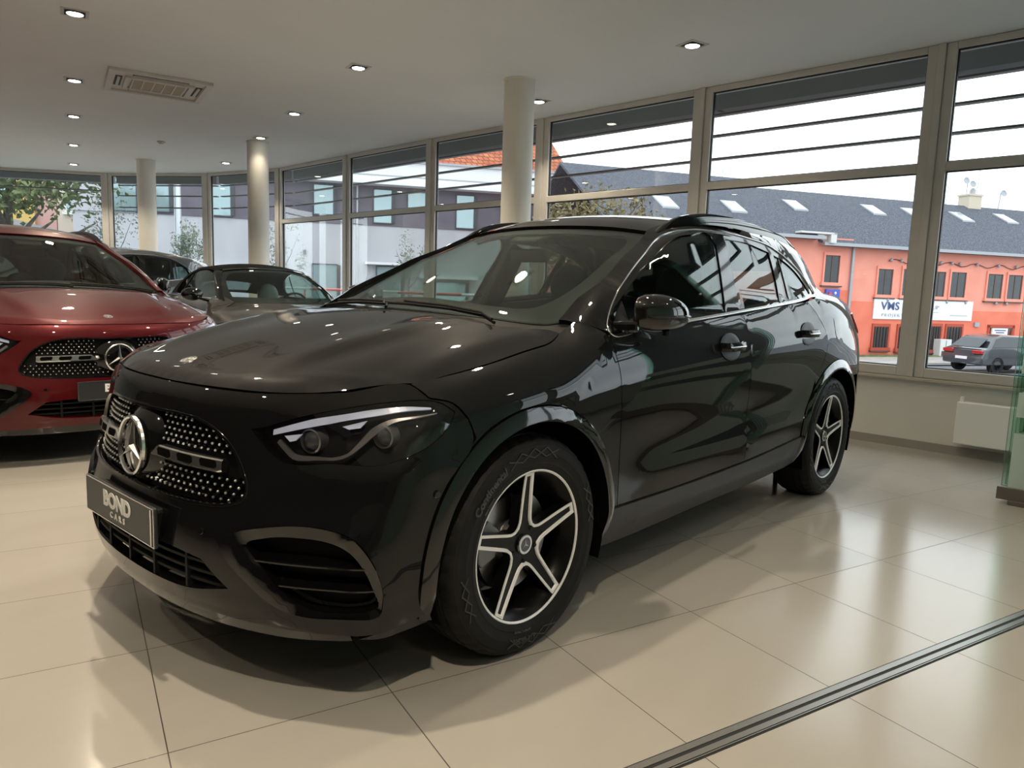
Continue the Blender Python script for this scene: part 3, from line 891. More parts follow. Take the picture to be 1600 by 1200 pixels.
mb.build('grille_ribs', M_acw, ac, bevel=.003)
mb = MB(); mb.box((0,0,-.006), (.80,.78,.012)); mb.build('cassette_recess', M_acw, ac)
for (x, y, sx, sy) in ((0,.32,.50,.075),(0,-.32,.50,.075),(.36,0,.06,.40),(-.36,0,.06,.40)):
    mb = MB(); mb.box((x,y,-.013), (sx,sy,.006)); mb.build('air_slot', M_seal, ac)
    mb = MB(); mb.box((x,y+(.0),-.020), (sx*.95,sy*.42 if sx > sy else sy*.95,.006) if sx > sy else (sx*.42,sy*.95,.006), M=Matrix.Rotation(.3, 3, 'X' if sx > sy else 'Y')); mb.build('air_vane', M_acw, ac)
# smoke detector
mb = MB(); mb.lathe([(.055,0),(.055,-.012),(.048,-.022),(.030,-.026),(.028,-.036),(.0001,-.038)], 28); sd = mb.build('smoke_detector', M_acw, smooth=True, auto=.6, loc=(-2.92,-8.70,CEIL)); tag(sd, 'small round white smoke detector on the ceiling', 'smoke detector')

# recessed downlights: square plate, dark recess, round bright lamp
M_lplate = mat('brushed_downlight_plate', (.55,.54,.52), .4, .3); M_recess = mat('dark_downlight_recess', (.03,.03,.03), .5)
M_bulbE = mat('lit_lamp_face', (1,1,1), .5, emit=(1.0,.93,.82), estr=14)
LAMPS = [(-.334,-3.99),(-.989,-6.10),(-1.562,-7.96),(-2.255,-10.19),(-2.918,-12.32),(-2.434,-3.354),(-3.084,-5.468),(-3.60,-7.15),(-4.371,-9.653),(-3.64,-.677),(-4.274,-2.771)]
LL = ['ceiling downlight at the top left corner, nearest of the left row','ceiling downlight left of the air conditioner, second of the left row','third ceiling downlight of the left row, past the air conditioner','fourth ceiling downlight of the left row','ceiling downlight close to the far left window, last of the left row','ceiling downlight between the air conditioner and the near column','ceiling downlight beyond the near column, in line with the middle column','ceiling downlight right at the head of the middle column','ceiling downlight between the two far columns by the window','ceiling downlight above the black SUV near the right windows','ceiling downlight just right of the near column']
UNSEEN = [(1.55,2.30),(-1.80,-1.30),(-1.15,.80),(-.45,2.95),(-3.0,1.40),(-2.35,3.5),(.32,-1.90),(.95,.20),(1.60,4.4),(1.80,-4.60),(1.15,-6.75),(.55,-8.85),(-.1,-11.0),(2.45,-2.5),(3.1,-.4)]
LW = 1.0
def downlight(x, y, lb=None, proto=[None]):
    if proto[0] is None:
        t = empty('downlight', (x, y, CEIL), TG)
        mb = MB(); ring(mb, (.092,.092), (.070,.070), -.005, .0); mb.build('lamp_plate', M_lplate, t, bevel=.001)
        mb = MB(); mb.box((0,0,-.0012), (.150,.150,.0024)); mb.lathe([(.064,-.002),(.064,-.009),(.058,-.012),(.056,-.004)], 28); mb.build('lamp_recess', M_recess, t)
        mb = MB(); mb.lathe([(.0555,-.004),(.053,-.012),(.036,-.0165),(.0001,-.018)], 28, caps=True); mb.build('lamp_face', M_bulbE, t, smooth=True)
        proto[0] = t
    else:
        t = copy_tree(proto[0]); t.location = (x, y, CEIL)
    if lb: tag(t, lb, 'ceiling light', 'recessed ceiling downlights')
    ld = bpy.data.lights.new('downlight_lamp', 'SPOT'); ld.energy = 100*LW*(2.3 if (x, y) == (1.55,2.30) else 2.0 if (x, y) == (.95,.20) else 1.1 if (x, y) == (-1.15,.80) else .12 if (x > -.6 and x < 0 and y > 0) else .35 if (x < -.3 and y > -1.0) else .12 if (x, y) == (-3.60,-7.15) else .8 if x < -3.5 else .45 if y > 4 else .6 if x > 2.2 else 2.5 if (x > .2 and y > -2) else 1.3); ld.spot_size = math.radians(125); ld.spot_blend = .55; ld.shadow_soft_size = .045; ld.color = (1.0,.85,.64)
    lo = bpy.data.objects.new('downlight_lamp', ld); C.objects.link(lo); lo.location = (x, y, CEIL-.03)
    return t
for (x, y), lb in zip(LAMPS, LL): downlight(x, y, lb)
for k, (x, y) in enumerate(UNSEEN): downlight(x, y, 'ceiling downlight of the rows behind and beside the viewer, outside the picture')

# stacked folding glass panels with frosted bands, standing by the right windows
M_gedge = glass('clear_green_glass', (.80,.93,.88), .9)
M_frost = mat('frosted_glass_band', (.74,.88,.83), .6); M_frost.node_tree.nodes['Principled BSDF'].inputs['Transmission Weight'].default_value = .35
M_geg = mat('green_glass_edge', (.16,.30,.26), .15, coat=.5)
for k in range(5):
    x = -3.36-.055*k; y0 = 1.70+.012*k
    t = empty('glass_panel', (x, y0, 0)); tag(t, ['front sliding glass panel with frosted bands, nearest of the stack at the right edge','second sliding glass panel of the stack at the right edge','middle sliding glass panel of the stack at the right edge','fourth sliding glass panel of the stack at the right edge','rearmost sliding glass panel of the stack, closest to the windows'][k], 'glass panel', 'sliding glass panels stacked by the window')
    mb = MB(); mb.box((0,.46,1.60), (.010,.92,2.98)); mb.build('glass_sheet', M_gedge, t)
    mb = MB()
    for z0, z1 in ((.10,.425),(.52,.665),(.775,.885)): mb.box((.0062,.47,(z0+z1)/2), (.0015,.88,z1-z0))
    mb.build('frosted_band', M_frost, t)
    mb = MB(); mb.box((0,-.001,1.6), (.0102,.003,2.98)); mb.build('polished_edge', M_geg, t)
    mb = MB(); mb.box((0,.45,.065), (.042,.94,.075)); mb.box((0,.10,.014), (.05,.12,.028)); mb.build('bottom_rail', mat('bronze_panel_rail', (.17,.155,.14), .4, .5), t, bevel=.003)
    mb = MB(); mb.box((0,.45,3.05), (.042,.94,.06)); mb.build('top_rail', _mats['bronze_panel_rail'], t)
# frosted green glass office partition behind the viewer, seen mirrored in the car's doors
t = empty('glass_partition', (-.4,5.3,0)); tag(t, 'long frosted green glass office partition behind the viewer, mirrored in the black doors', 'glass partition')
M_gw = mat('green_frosted_partition', (.42,.70,.59), .35)
mb = MB()
for k in range(5): mb.box((-2.6+1.3*k,0,1.25), (1.26,.02,2.34))
mb.build('frosted_pane', M_gw, t)
mb = MB()
for k in range(6): mb.box((-3.25+1.3*k,0,1.30), (.04,.05,2.6))
mb.box((0,0,2.55), (6.5,.05,.10)); mb.box((0,0,.05), (6.5,.05,.10)); mb.box((0,0,1.05), (6.5,.045,.03)); mb.build('partition_frame', M_frame, t)

# ------------------------------------------------------------------ outside
M_asph = mat('grey_asphalt', (.20,.205,.22), .8); add_noise(M_asph, (.21,.215,.23), (.26,.265,.28), 1.5, 6, bump=.2, bscale=40)
M_pave = mat('pale_paving', (.42,.41,.39), .8); add_noise(M_pave, (.38,.37,.35), (.46,.45,.43), 2, 5)
M_mark = mat('white_road_paint', (.75,.75,.74), .7)
M_grass = mat('verge_grass', (.12,.17,.05), .9); add_noise(M_grass, (.09,.13,.04), (.22,.22,.10), 4, 6)
GZ = -1.55
def dull(*ms):
    for q in ms: q.node_tree.nodes['Principled BSDF'].inputs['Specular IOR Level'].default_value = .08
mb = MB(); mb.box((-30,-20,GZ-.2), (120,120,.4)); o = mb.build('ground', M_asph); o['kind'] = 'structure'
# terrace around the showroom
mb = MB()
for a, b in zip(POSTS[:-1], POSTS[1:]):
    slabseg(mb, a, b, .20, 4.2, -1.7, -.14, 1.0)
o = mb.build('terrace', M_pave); o['kind'] = 'structure'
# the red terracotta building across the road
RA, Rd, Rn = Vector((-36.4,-7.2,0)), Vector((-.86618,.49972,0)), Vector((-.49972,-.86618,0))
def RP(s, o, z): p = RA+Rd*s+Rn*o; return (p.x, p.y, z)
def rbox(mb, s0, s1, o0, o1, z0, z1, P=RP):
    q = [P(s0,o0,z0), P(s1,o0,z0), P(s1,o1,z0), P(s0,o1,z0)]
    v_ = (Vector(q[1])-Vector(q[0])).cross(Vector(q[2])-Vector(q[1])).z
    q2 = [(x, y, z1) for x, y, _ in q]
    if v_ < 0: q, q2 = q[::-1], q2[::-1]
    mb.hexa(q+q2)
M_rw = mat('salmon_red_render', (.78,.26,.18), .85); add_noise(M_rw, (.78,.30,.225), (.83,.34,.26), 1.2, 5)
M_rw2 = mat('deeper_red_render', (.74,.20,.13), .85); add_noise(M_rw2, (.71,.185,.12), (.77,.225,.15), 1.2, 5)
M_rtrim = mat('brick_red_moulding', (.42,.09,.06), .8)
M_slate = mat('dark_slate_roof', (.07,.075,.09), .7)
def slate(m, c1, c2, sc=(5,9)):
    n, l, b = nodes(m); tc = n.new('ShaderNodeTexCoord'); mp = n.new('ShaderNodeMapping'); mp.inputs['Rotation'].default_value = (0, 0, -math.atan2(Rd.y, Rd.x)); mp.inputs['Scale'].default_value = (sc[0], sc[1], sc[1])
    l.new(tc.outputs['Object'], mp.inputs['Vector'])
    br = n.new('ShaderNodeTexNoise'); br.inputs['Scale'].default_value = 1.3; br.inputs['Detail'].default_value = 2; l.new(mp.outputs['Vector'], br.inputs['Vector'])
    r = n.new('ShaderNodeValToRGB'); r.color_ramp.elements[0].position = .36; r.color_ramp.elements[1].position = .66; r.color_ramp.elements[0].color = (*c1,1); r.color_ramp.elements[1].color = (*c2,1)
    l.new(br.outputs['Fac'], r.inputs['Fac']); l.new(r.outputs['Color'], b.inputs['Base Color'])
slate(M_slate, (.055,.059,.074), (.135,.142,.172), (8,15))
dull(M_slate, M_rw, M_rw2, M_rtrim, M_asph, M_pave)
M_gut = mat('zinc_gutter', (.35,.36,.38), .5, .4)
M_wing = mat('dark_window_glass', (.03,.035,.04), .08); M_wfr = mat('dark_brown_window_frame', (.09,.05,.04), .6)
M_sky = mat('skylight_glass', (.55,.62,.68), .08, .6)
M_white2 = mat('white_sign_board', (.80,.80,.82), .5)
M_navy = mat('navy_lettering', (.06,.09,.22), .5); M_cyan = mat('cyan_lettering', (.10,.45,.75), .5); M_grey2 = mat('pale_grey_lettering', (.45,.47,.5), .6)
rb = empty('red_building', RP(3,0,GZ)); tag(rb, 'two storey salmon red building with dark slate roof across the road', 'building')
def fin(mb, name, m, par, **k):
    o = mb.build(name, m, None, **k); bpy.context.view_layer.update() if False else None
    o.parent = par; o.matrix_parent_inverse = Matrix.Translation(-Vector(par.location)) if par.rotation_euler.z == 0 else Matrix.Identity(4)
    return o
mb = MB(); rbox(mb, -3.13, 26, 0, 9, GZ, 3.66); fin(mb, 'wall', M_rw, rb)
mb = MB(); rbox(mb, -15, -3.13, -.06, 9, GZ, 3.90); fin(mb, 'wall', M_rw, rb)
mb = MB(); rbox(mb, -3.0, 1.2, -.03, .1, GZ, 1.12); rbox(mb, 1.2, 26, -.03, .1, GZ, .82); rbox(mb, -15, -3.2, -.09, .1, GZ, 1.6); fin(mb, 'lower_wall_band', M_rw2, rb)
mb = MB()
def quadslab(mb, s0, s1, o0, z0, o1, z1, t=.12, sa=0, sb=0):
    """sloping roof plane from eave (o0, z0) to ridge (o1, z1)"""
    V = [RP(s0,o0,z0), RP(s1,o0,z0), RP(s1+sb,o1,z1), RP(s0+sa,o1,z1)]; V += [(x, y, z-t) for x, y, z in V]
    mb.add(V, [(0,1,2,3),(7,6,5,4),(0,4,5,1),(1,5,6,2),(2,6,7,3),(3,7,4,0)])
quadslab(mb, -4.9, 26, -.45, 3.62, 5, 6.66, sa=-3.0); quadslab(mb, -4.9, 26, 10.4, 3.62, 5, 6.66)
fin(mb, 'slate_roof', M_slate, rb)
mb = MB(); quadslab(mb, -15.6, -5.4, -.55, 3.86, 5, 7.04, sb=-.6); quadslab(mb, -15.6, -5.4, 10.4, 3.86, 5, 7.04)
V = [RP(-5.4,-.55,3.86), RP(-4.6,5,3.9), RP(-6.0,5,7.04)]; mb.add(V+[(x-.05, y-.05, z-.1) for x, y, z in V], [(0,1,2),(5,4,3)])
fin(mb, 'slate_roof', M_slate, rb)
mb = MB(); rbox(mb, -5.2, 26, -.62, -.45, 3.52, 3.66); rbox(mb, -15.6, -5.2, -.70, -.55, 3.76, 3.90); rbox(mb, -3.22, -3.10, -.18, -.06, GZ, 3.6); fin(mb, 'gutter', M_gut, rb)
mb = MB(); rbox(mb, -6.6, -4.7, -.75, -.35, 3.98, 4.06); rbox(mb, -5.0, -4.7, -.75, .3, 3.62, 4.06); fin(mb, 'eave_return', mat('white_eave_board', (.6,.6,.58), .6), rb)
for (s0, z0, s1, z1) in ((-4.66,3.13,-3.85,1.92),(-1.54,2.64,-.68,1.46),(-.07,2.69,.75,1.46),(1.75,2.64,2.53,1.46),(2.89,2.66,3.84,1.46),(5.26,2.66,6.24,1.47),(6.61,2.66,7.58,1.47),(9.6,2.66,10.5,1.47),
                         (-1.53,-.03,-.66,-1.01),(-.05,-.03,.8,-1.05),(1.75,.03,2.55,-1.1),(2.93,.03,3.88,-1.18)):
    up = z1 > 0; off = -.06 if s0 < -3.2 else (0 if up else -.03)
    mb = MB(); rbox(mb, s0, s1, off-.02, off+.1, z1, z0); f = fin(mb, 'window', M_wing, rb)
    mb = MB(); w_ = .09
    for q in ((s0-w_,s1+w_,z0,z0+.14),(s0-w_,s0,z1,z0),(s1,s1+w_,z1,z0),(s0-w_*1.6,s1+w_*1.6,z1-.14,z1)): rbox(mb, q[0], q[1], off-.07-(.05 if q[2] < z1 else 0), off+.02, q[2], q[3])
    fin(mb, 'window_surround', M_rw if True else M_rtrim, f) if False else None
    o = mb.build('window_surround', M_rtrim if not up else M_rw); o.parent = rb; o.matrix_parent_inverse = Matrix.Translation(-Vector(rb.location))
    mb = MB(); rbox(mb, s0-w_*1.7, s1+w_*1.7, off-.14, off, z1-.20, z1-.14); rbox(mb, (s0+s1)/2-.03, (s0+s1)/2+.03, off-.035, off, z1, z0); rbox(mb, s0, s0+.05, off-.03, off, z1, z0); rbox(mb, s1-.05, s1, off-.03, off, z1, z0); rbox(mb, s0, s1, off-.03, off, z0-.05, z0)
    if not up:
        for k in range(5): rbox(mb, s0+(s1-s0)*(k+.5)/5-.012, s0+(s1-s0)*(k+.5)/5+.012, off-.07, off-.04, z1, z0)
    o = mb.build('window_frame', M_wfr); o.parent = rb; o.matrix_parent_inverse = Matrix.Translation(-Vector(rb.location))
# entrance
mb = MB(); rbox(mb, 5.75, 7.27, -.05, .15, -1.5, .02); fin(mb, 'entrance', M_wing, rb)
mb = MB()
for q in ((5.6,5.75,-1.5,.15),(7.27,7.42,-1.5,.15),(5.6,7.42,.02,.17)): rbox(mb, q[0], q[1], -.07, .02, q[2], q[3])
for k in range(8): rbox(mb, 5.8+k*.2, 5.83+k*.2, -.08, -.05, -1.45, -.05)
fin(mb, 'entrance_surround', M_rtrim, rb)
# skylights lying in the roof plane
slope = (6.66-3.62)/5.45
def onroof(s, o): return 3.62+(o+.45)*slope
for (s, sh, zb, slo, o0) in ((-8.42,0,3.86,(7.04-3.86)/5.55,1.18),(-11.92,0,3.86,(7.04-3.86)/5.55,1.12),(-3.92,0,3.62,slope,2.66),(1.06,0,3.62,slope,2.86),(7.05,0,3.62,slope,2.88),(10.52,0,3.62,slope,3.1),(3.7,0,3.62,slope,2.87)):
    mb = MB(); e0 = -.45 if zb == 3.62 else -.55
    for (a, b_, c_, dd, t, m_) in ((s-.42,s+.42,o0,o0+1.0,.07,0),):
        V = [RP(a,c_,zb+(c_-e0)*slo+t), RP(b_,c_,zb+(c_-e0)*slo+t), RP(b_,dd,zb+(dd-e0)*slo+t), RP(a,dd,zb+(dd-e0)*slo+t)]; V += [(x, y, z-.14) for x, y, z in V]
        mb.add(V, [(0,1,2,3),(7,6,5,4),(0,4,5,1),(1,5,6,2),(2,6,7,3),(3,7,4,0)])
    sk = fin(mb, 'skylight', M_gut, rb)
    mb = MB(); V = [RP(s-.33,o0+.09,zb+(o0+.09-e0)*slo+.085), RP(s+.33,o0+.09,zb+(o0+.09-e0)*slo+.085), RP(s+.33,o0+.9,zb+(o0+.9-e0)*slo+.085), RP(s-.33,o0+.9,zb+(o0+.9-e0)*slo+.085)]; V += [(x, y, z-.03) for x, y, z in V]
    mb.add(V, [(0,1,2,3),(7,6,5,4),(0,4,5,1),(1,5,6,2),(2,6,7,3),(3,7,4,0)]); o = mb.build('skylight_pane', M_sky); o.parent = rb; o.matrix_parent_inverse = Matrix.Translation(-Vector(rb.location))
# chimney and aerials
mb = MB(); rbox(mb, 9.0, 9.95, 4.7, 5.4, 6.3, 7.25); rbox(mb, 8.95, 10.0, 4.65, 5.45, 7.2, 7.3); fin(mb, 'chimney', mat('cream_chimney_render', (.55,.48,.38), .9), rb)
mb = MB(); mb.lathe([(.16,7.3),(.16,7.55),(.10,7.66),(.0001,7.68)], 12, Matrix.Translation(Vector(RP(9.55,5,0)))); fin(mb, 'chimney_cowl', M_gut, rb)
mb = MB(); mb.tube([RP(9.1,5,7.2), RP(9.1,5,8.35)], .025, 6); mb.tube([RP(9.85,5,7.2), RP(9.95,5,9.0)], .02, 6); mb.tube([RP(7.65,5,6.6), RP(7.72,5,7.75)], .02, 6); mb.tube([RP(11.6,5,6.6), RP(11.7,5,7.6)], .03, 6); mb.tube([RP(-6.9,5,6.9), RP(-6.9,5,7.45)], .02, 6); mb.tube([RP(4.2,5,6.6), RP(4.2,5,7.2)], .015, 6)
for (s, z) in ((8.85,8.0),(9.35,7.85),(11.75,7.5)):
    mb.lathe([(.0001,0),(.12,.02),(.2,.06)], 14, Matrix.Translation(Vector(RP(s,4.9,z))) @ Vector((.6,.75,.25)).to_track_quat('Z','Y').to_matrix().to_4x4())
fin(mb, 'aerial', M_gut, rb)
# string of wall lamps under the eaves
mb = MB(); pts = []
for k in range(30):
    s = -1.0+k*.34; z = 3.02+.10*math.sin(k*1.3); pts.append(RP(s,-.05,z))
mb.tube(pts, .018, 5); fin(mb, 'wall_cable', M_wfr, rb)
mb = MB()
for s in (-.9,-.3,2.1,2.8,3.3,4.4,5.8,7.0,7.7): mb.ellipsoid(RP(s,-.10,3.06), (.07,.07,.09), 8, 6)
for s in (-.9,2.7,3.9,5.9,6.6): mb.ellipsoid(RP(s,-.10,1.22), (.07,.07,.09), 8, 6)
fin(mb, 'wall_lamp', M_gut, rb)
# signs
YR = Matrix(((Rd.x,0,-Rn.x,0),(Rd.y,0,-Rn.y,0),(0,1,0,0),(0,0,0,1)))       # x along the wall, y up, z towards the viewer
def on_wall(s, z, off):
    def fn(co): P0 = np.array(RP(s,off,z)); return P0+co[:,0:1]*np.array(Rd)+co[:,1:2]*np.array([0,0,1.])-co[:,2:3]*np.array(Rn)
    return fn
mb = MB(); rbox(mb, -1.66, 4.41, -.10, -.04, .33, 1.27); sg = mb.build('sign_board', M_white2); tag(sg, 'long white company sign board on the red wall', 'sign')
text_mesh('sign_lettering', 'VMS', .52, M_navy, sg, depth=.01, offset=.004, sx=1.1, spacing=1.05, fn=on_wall(-.72,.93,-.12))
mb = MB(); rbox(mb, .02, .75, -.125, -.10, .72, 1.10); mb.build('sign_block', M_cyan, sg)
text_mesh('sign_lettering', 'PROJEKT', .20, M_grey2, sg, depth=.008, sx=1.2, spacing=1.5, fn=on_wall(-.55,.52,-.12))
text_mesh('sign_lettering', 'UP', .26, M_grey2, sg, depth=.008, sx=1.3, fn=on_wall(2.05,.93,-.12))
mb = MB(); rbox(mb, 3.0, 4.1, -.115, -.10, .55, .60); rbox(mb, 1.95, 2.25, -.115, -.10, .68, .72); mb.build('sign_small_print', M_grey2, sg)
mb = MB(); rbox(mb, 5.81, 6.84, -.16, -.09, -.34, .0); s2 = mb.build('sign_board', M_white2); tag(s2, 'small white notice above the entrance, behind the parked car', 'sign')
mb = MB(); rbox(mb, 5.95, 6.7, -.175, -.16, -.13, -.08); rbox(mb, 6.05, 6.6, -.175, -.16, -.24, -.19); mb.build('notice_print', M_navy, s2)
mb = MB(); rbox(mb, -4.55, -3.80, -.22, -.12, .80, 1.62); s3 = mb.build('sign_board', mat('blue_sign_face', (.06,.10,.45), .5)); tag(s3, 'small blue sign with white and red dots beside the black car roof', 'sign')
mb = MB()
for (s, z) in ((-4.05,1.45),(-4.0,1.2),(-4.05,.97),(-4.35,1.0),(-3.9,.9)): mb.ellipsoid(RP(s,-.22,z), (.06,.06,.07), 8, 6)
mb.build('sign_dots', M_white2, s3); mb = MB(); mb.ellipsoid(RP(-4.35,-.22,1.4), (.12,.08,.12), 8, 6); mb.build('sign_dots', mat('sign_red', (.6,.03,.05), .5), s3)
for (s0, s1, z0, z1, lb) in ((2.15,2.85,-1.5,-.57,'white electric cabinet with green graffiti against the red wall'), (4.32,5.13,-1.62,-.80,'white utility cabinet left of the building entrance')):
    mb = MB(); rbox(mb, s0, s1, -.5, -.1, z0, z1); o = mb.build('utility_cabinet', mat('white_cabinet', (.62,.63,.62), .6), bevel=.02); tag(o, lb, 'cabinet', 'utility cabinets by the red wall')
    mb = MB(); rbox(mb, s0+.12, s0+.24, -.52, -.50, z0+.15, z0+.38); rbox(mb, (s0+s1)/2-.01, (s0+s1)/2+.01, -.51, -.50, z0+.05, z1-.05)
    mb.build('cabinet_door', M_wfr, o)
mb = MB(); rbox(mb, 4.66, 4.96, -.12, -.0, .05, .27); o = mb.build('meter_box', M_gut); tag(o, 'small grey meter box on the red wall', 'meter box')
# pavement, kerb and road lines in front of it
def strip_r(name, o0, o1, z, m, s0=-30, s1=40, t=.1):
    mb = MB(); rbox(mb, s0, s1, o0, o1, z-t, z); o = mb.build(name, m); o['kind'] = 'structure'; return o
strip_r('pavement', -3.0, 0, GZ+.14, M_pave); strip_r('verge', -.5, -.05, GZ+.20, M_grass); strip_r('kerb', -3.2, -3.0, GZ+.15, mat('pale_kerb_stone', (.5,.49,.47), .8))
strip_r('road_line', -5.2, -4.95, GZ+.012, M_mark, t=.01); strip_r('road_line', -9.6, -9.35, GZ+.012, M_mark, t=.01)
strip_r('kerb', -13.3, -13.0, GZ+.13, _mats['pale_kerb_stone'])
# parked cars across the road
def parked(name, lb, s, o, col, rev=1):
    m = mat(name+'_paint_'+str(round(s)), col, .25, .3, 1.0)
    c0 = Vector(RP(s,o,GZ)); R = Matrix.Rotation(math.atan2(Rd.y, Rd.x), 4, 'Z')
    t = empty('parked_car', tuple(c0), math.atan2(Rd.y, Rd.x)); tag(t, lb, 'car')
    prof = [(-2.1,.35),(-2.15,.62),(-2.0,.95),(-1.75,1.02),(-1.35,1.42),(-.9,1.52),(.3,1.50),(.95,1.05),(1.9,.88),(2.12,.62),(2.1,.32)]
    mb = MB(); K = len(prof); V = []
    for y, ins in ((-.88,0),(-.80,1),(.80,1),(.88,0)):
        for (x, z) in prof: V.append((x*(1-.02*ins), y*(1-.16*max(0, z-.95)/.55), z))
    # sides as loft: outer low, tucked roof
    V = [(x, -.9+.24*max(0, z-.95)/.55, z) for x, z in prof]+[(x, .9-.24*max(0, z-.95)/.55, z) for x, z in prof]
    F = [tuple(range(K)), tuple(range(K, 2*K))[::-1]]+[(i, K+i, K+(i+1) % K, (i+1) % K) for i in range(K)]
    mb.add(V, F); mb.build('body', m, t, smooth=True, auto=.5, bevel=.05)
    mb = MB()
    for sy in (-1, 1):
        q = [(-1.62,1.05),(-1.28,1.36),(-.9,1.45),(.25,1.43),(.75,1.06)]
        V = [(x, sy*(.905-.24*(z-.95)/.55), z) for x, z in q]; mb.add(V+[(x, y-sy*.02, z) for x, y, z in V], [tuple(range(5)) if sy < 0 else tuple(range(5))[::-1], tuple(range(5, 10))[::-1] if sy < 0 else tuple(range(5, 10))])
    V = [(-2.0,-.62,1.02),(-2.0,.62,1.02),(-1.5,.56,1.36),(-1.5,-.56,1.36)]; mb.add([(x-.03, y, z+.02) for x, y, z in V]+V, [(3,2,1,0),(4,5,6,7)])
    mb.build('car_windows', M_wing, t)
    mb = MB()
    for sy in (-.66,.66): mb.box((-2.1,sy,.86), (.12,.42,.13))
    mb.build('tail_lamp', M_tail, t, bevel=.02)
    for x in (-1.3,1.35):
        for sy in (-.80,.80):
            mb = MB(); mb.lathe([(.18,-.1),(.33,-.1),(.34,0),(.33,.1),(.18,.1)], 24, Matrix.Translation((x,sy,.34)) @ YM, closed=True); mb.lathe([(.0001,.06),(.2,.05)], 16, Matrix.Translation((x,sy,.34)) @ YM); mb.build('wheel', M_rubber, t, smooth=True, auto=.6)
    mb = MB(); mb.box((-2.16,0,.60), (.02,.52,.11)); mb.build('number_plate', M_white2, t)
    return t
parked('parked_car', 'dark grey hatchback parked across the road, seen from behind', 0.0, -5.3, (.05,.055,.065))
parked('parked_van', 'pale silver car farther right across the road, mostly cut off', 2.3, -9.0, (.5,.52,.55))
# ---- pale modern building with the dark upper storey
WA, Wd, Wn = Vector((-11.27,-33.97,0)), Vector((-.83439,.55118,0)), Vector((-.55118,-.83439,0))
def WP(s, o, z): p = WA+Wd*s+Wn*o; return (p.x, p.y, z)
M_wr = mat('pale_grey_render', (.60,.60,.63), .85); add_noise(M_wr, (.42,.42,.45), (.49,.49,.52), .8, 6, stretch=(1,1,.3))
M_pur = mat('mauve_grey_cladding', (.12,.11,.13), .8); add_noise(M_pur, (.135,.122,.148), (.16,.145,.172), 1.5, 4)
M_wfas = mat('white_fascia', (.72,.72,.74), .6)
M_wgl = mat('pale_green_window_glass', (.30,.40,.42), .06, .35)
M_fr2 = mat('anthracite_frame', (.05,.055,.065), .5)
M_otile = mat('orange_clay_tiles', (.52,.15,.07), .8)
def tiles():
    n, l, b = nodes(M_otile); tc = n.new('ShaderNodeTexCoord'); mp = n.new('ShaderNodeMapping'); mp.inputs['Rotation'].default_value = (0, 0, -math.atan2(Wd.y, Wd.x)); mp.inputs['Scale'].default_value = (3.4, 0, 3.0)
    l.new(tc.outputs['Object'], mp.inputs['Vector']); br = n.new('ShaderNodeTexBrick'); br.inputs['Scale'].default_value = 1.0; br.inputs['Brick Width'].default_value = .9; br.inputs['Row Height'].default_value = .8; br.inputs['Mortar Size'].default_value = .07
    mp3 = n.new('ShaderNodeSeparateXYZ'); cb = n.new('ShaderNodeCombineXYZ'); l.new(mp.outputs['Vector'], mp3.inputs[0]); l.new(mp3.outputs[0], cb.inputs[0]); l.new(mp3.outputs[2], cb.inputs[1])
    l.new(cb.outputs[0], br.inputs['Vector']); br.inputs['Color1'].default_value = (.50,.19,.10,1); br.inputs['Color2'].default_value = (.38,.12,.07,1); br.inputs['Mortar'].default_value = (.16,.05,.035,1); l.new(br.outputs['Color'], b.inputs['Base Color'])
tiles(); dull(M_otile, M_wr, M_pur, M_wfas)
wb = empty('pale_building', WP(9,0,GZ)); tag(wb, 'long pale modern building with mauve upper storey and white fascia', 'building')
wbox = lambda mb, *a: rbox(mb, *a, P=WP)
def kid(mb, name, m, par, **k):
    o = mb.build(name, m, **k); o.parent = par; o.matrix_parent_inverse = Matrix.Translation(-Vector(par.location)); return o
mb = MB(); wbox(mb, -1.6, 21.5, 0, 10, GZ, 4.06); kid(mb, 'lower_wall', M_wr, wb)
mb = MB(); wbox(mb, 1.0, 21.4, -.05, 10, 4.06, 5.98); kid(mb, 'upper_wall', M_pur, wb)
mb = MB(); wbox(mb, -1.6, 1.0, -.08, 10, 4.06, 9.5); kid(mb, 'tall_wall', M_wr, wb)
mb = MB(); wbox(mb, 7.0, 21.6, -.9, 10, 5.98, 6.12); wbox(mb, 7.6, 21.6, -.5, 10, 6.12, 7.2); wbox(mb, 1.0, 7.6, -.3, 10, 5.98, 7.6); kid(mb, 'white_fascia', M_wfas, wb)
mb = MB(); wbox(mb, 7.5, 21.6, -.62, -.48, 7.12, 7.22); wbox(mb, 7.5, 21.6, -.53, -.48, 6.42, 6.47); wbox(mb, 10.88, 10.96, -.15, -.02, GZ, 6.0); kid(mb, 'rain_pipe', M_gut, wb)
for (s0, z0, s1, z1) in ((8.88,5.85,9.77,4.48),(11.73,5.8,12.58,4.22),(13.4,5.77,14.4,5.02),(15.86,5.77,16.74,4.17),(1.55,5.65,2.42,4.2),(4.1,5.75,5.08,4.16),(-.1,5.6,1.04,4.15),(18.2,5.7,19.0,4.2),
                         (8.8,2.05,9.95,-.6),(11.9,2.05,13.1,.2),(14.3,1.38,16.4,-.9),(3.2,1.6,4.6,-.4),(17.5,1.9,19.5,-.5)):
    mb = MB(); wbox(mb, s0, s1, -.09, 0, z1, z0); f = kid(mb, 'window', M_wgl, wb)
    mb = MB()
    for q in ((s0-.05,s0,z1,z0),(s1,s1+.18,z1,z0),(s0-.05,s1+.05,z0,z0+.05),(s0-.05,s1+.05,z1-.06,z1)): wbox(mb, q[0], q[1], -.12, 0, q[2], q[3])
    kid(mb, 'window_frame', M_fr2, wb)
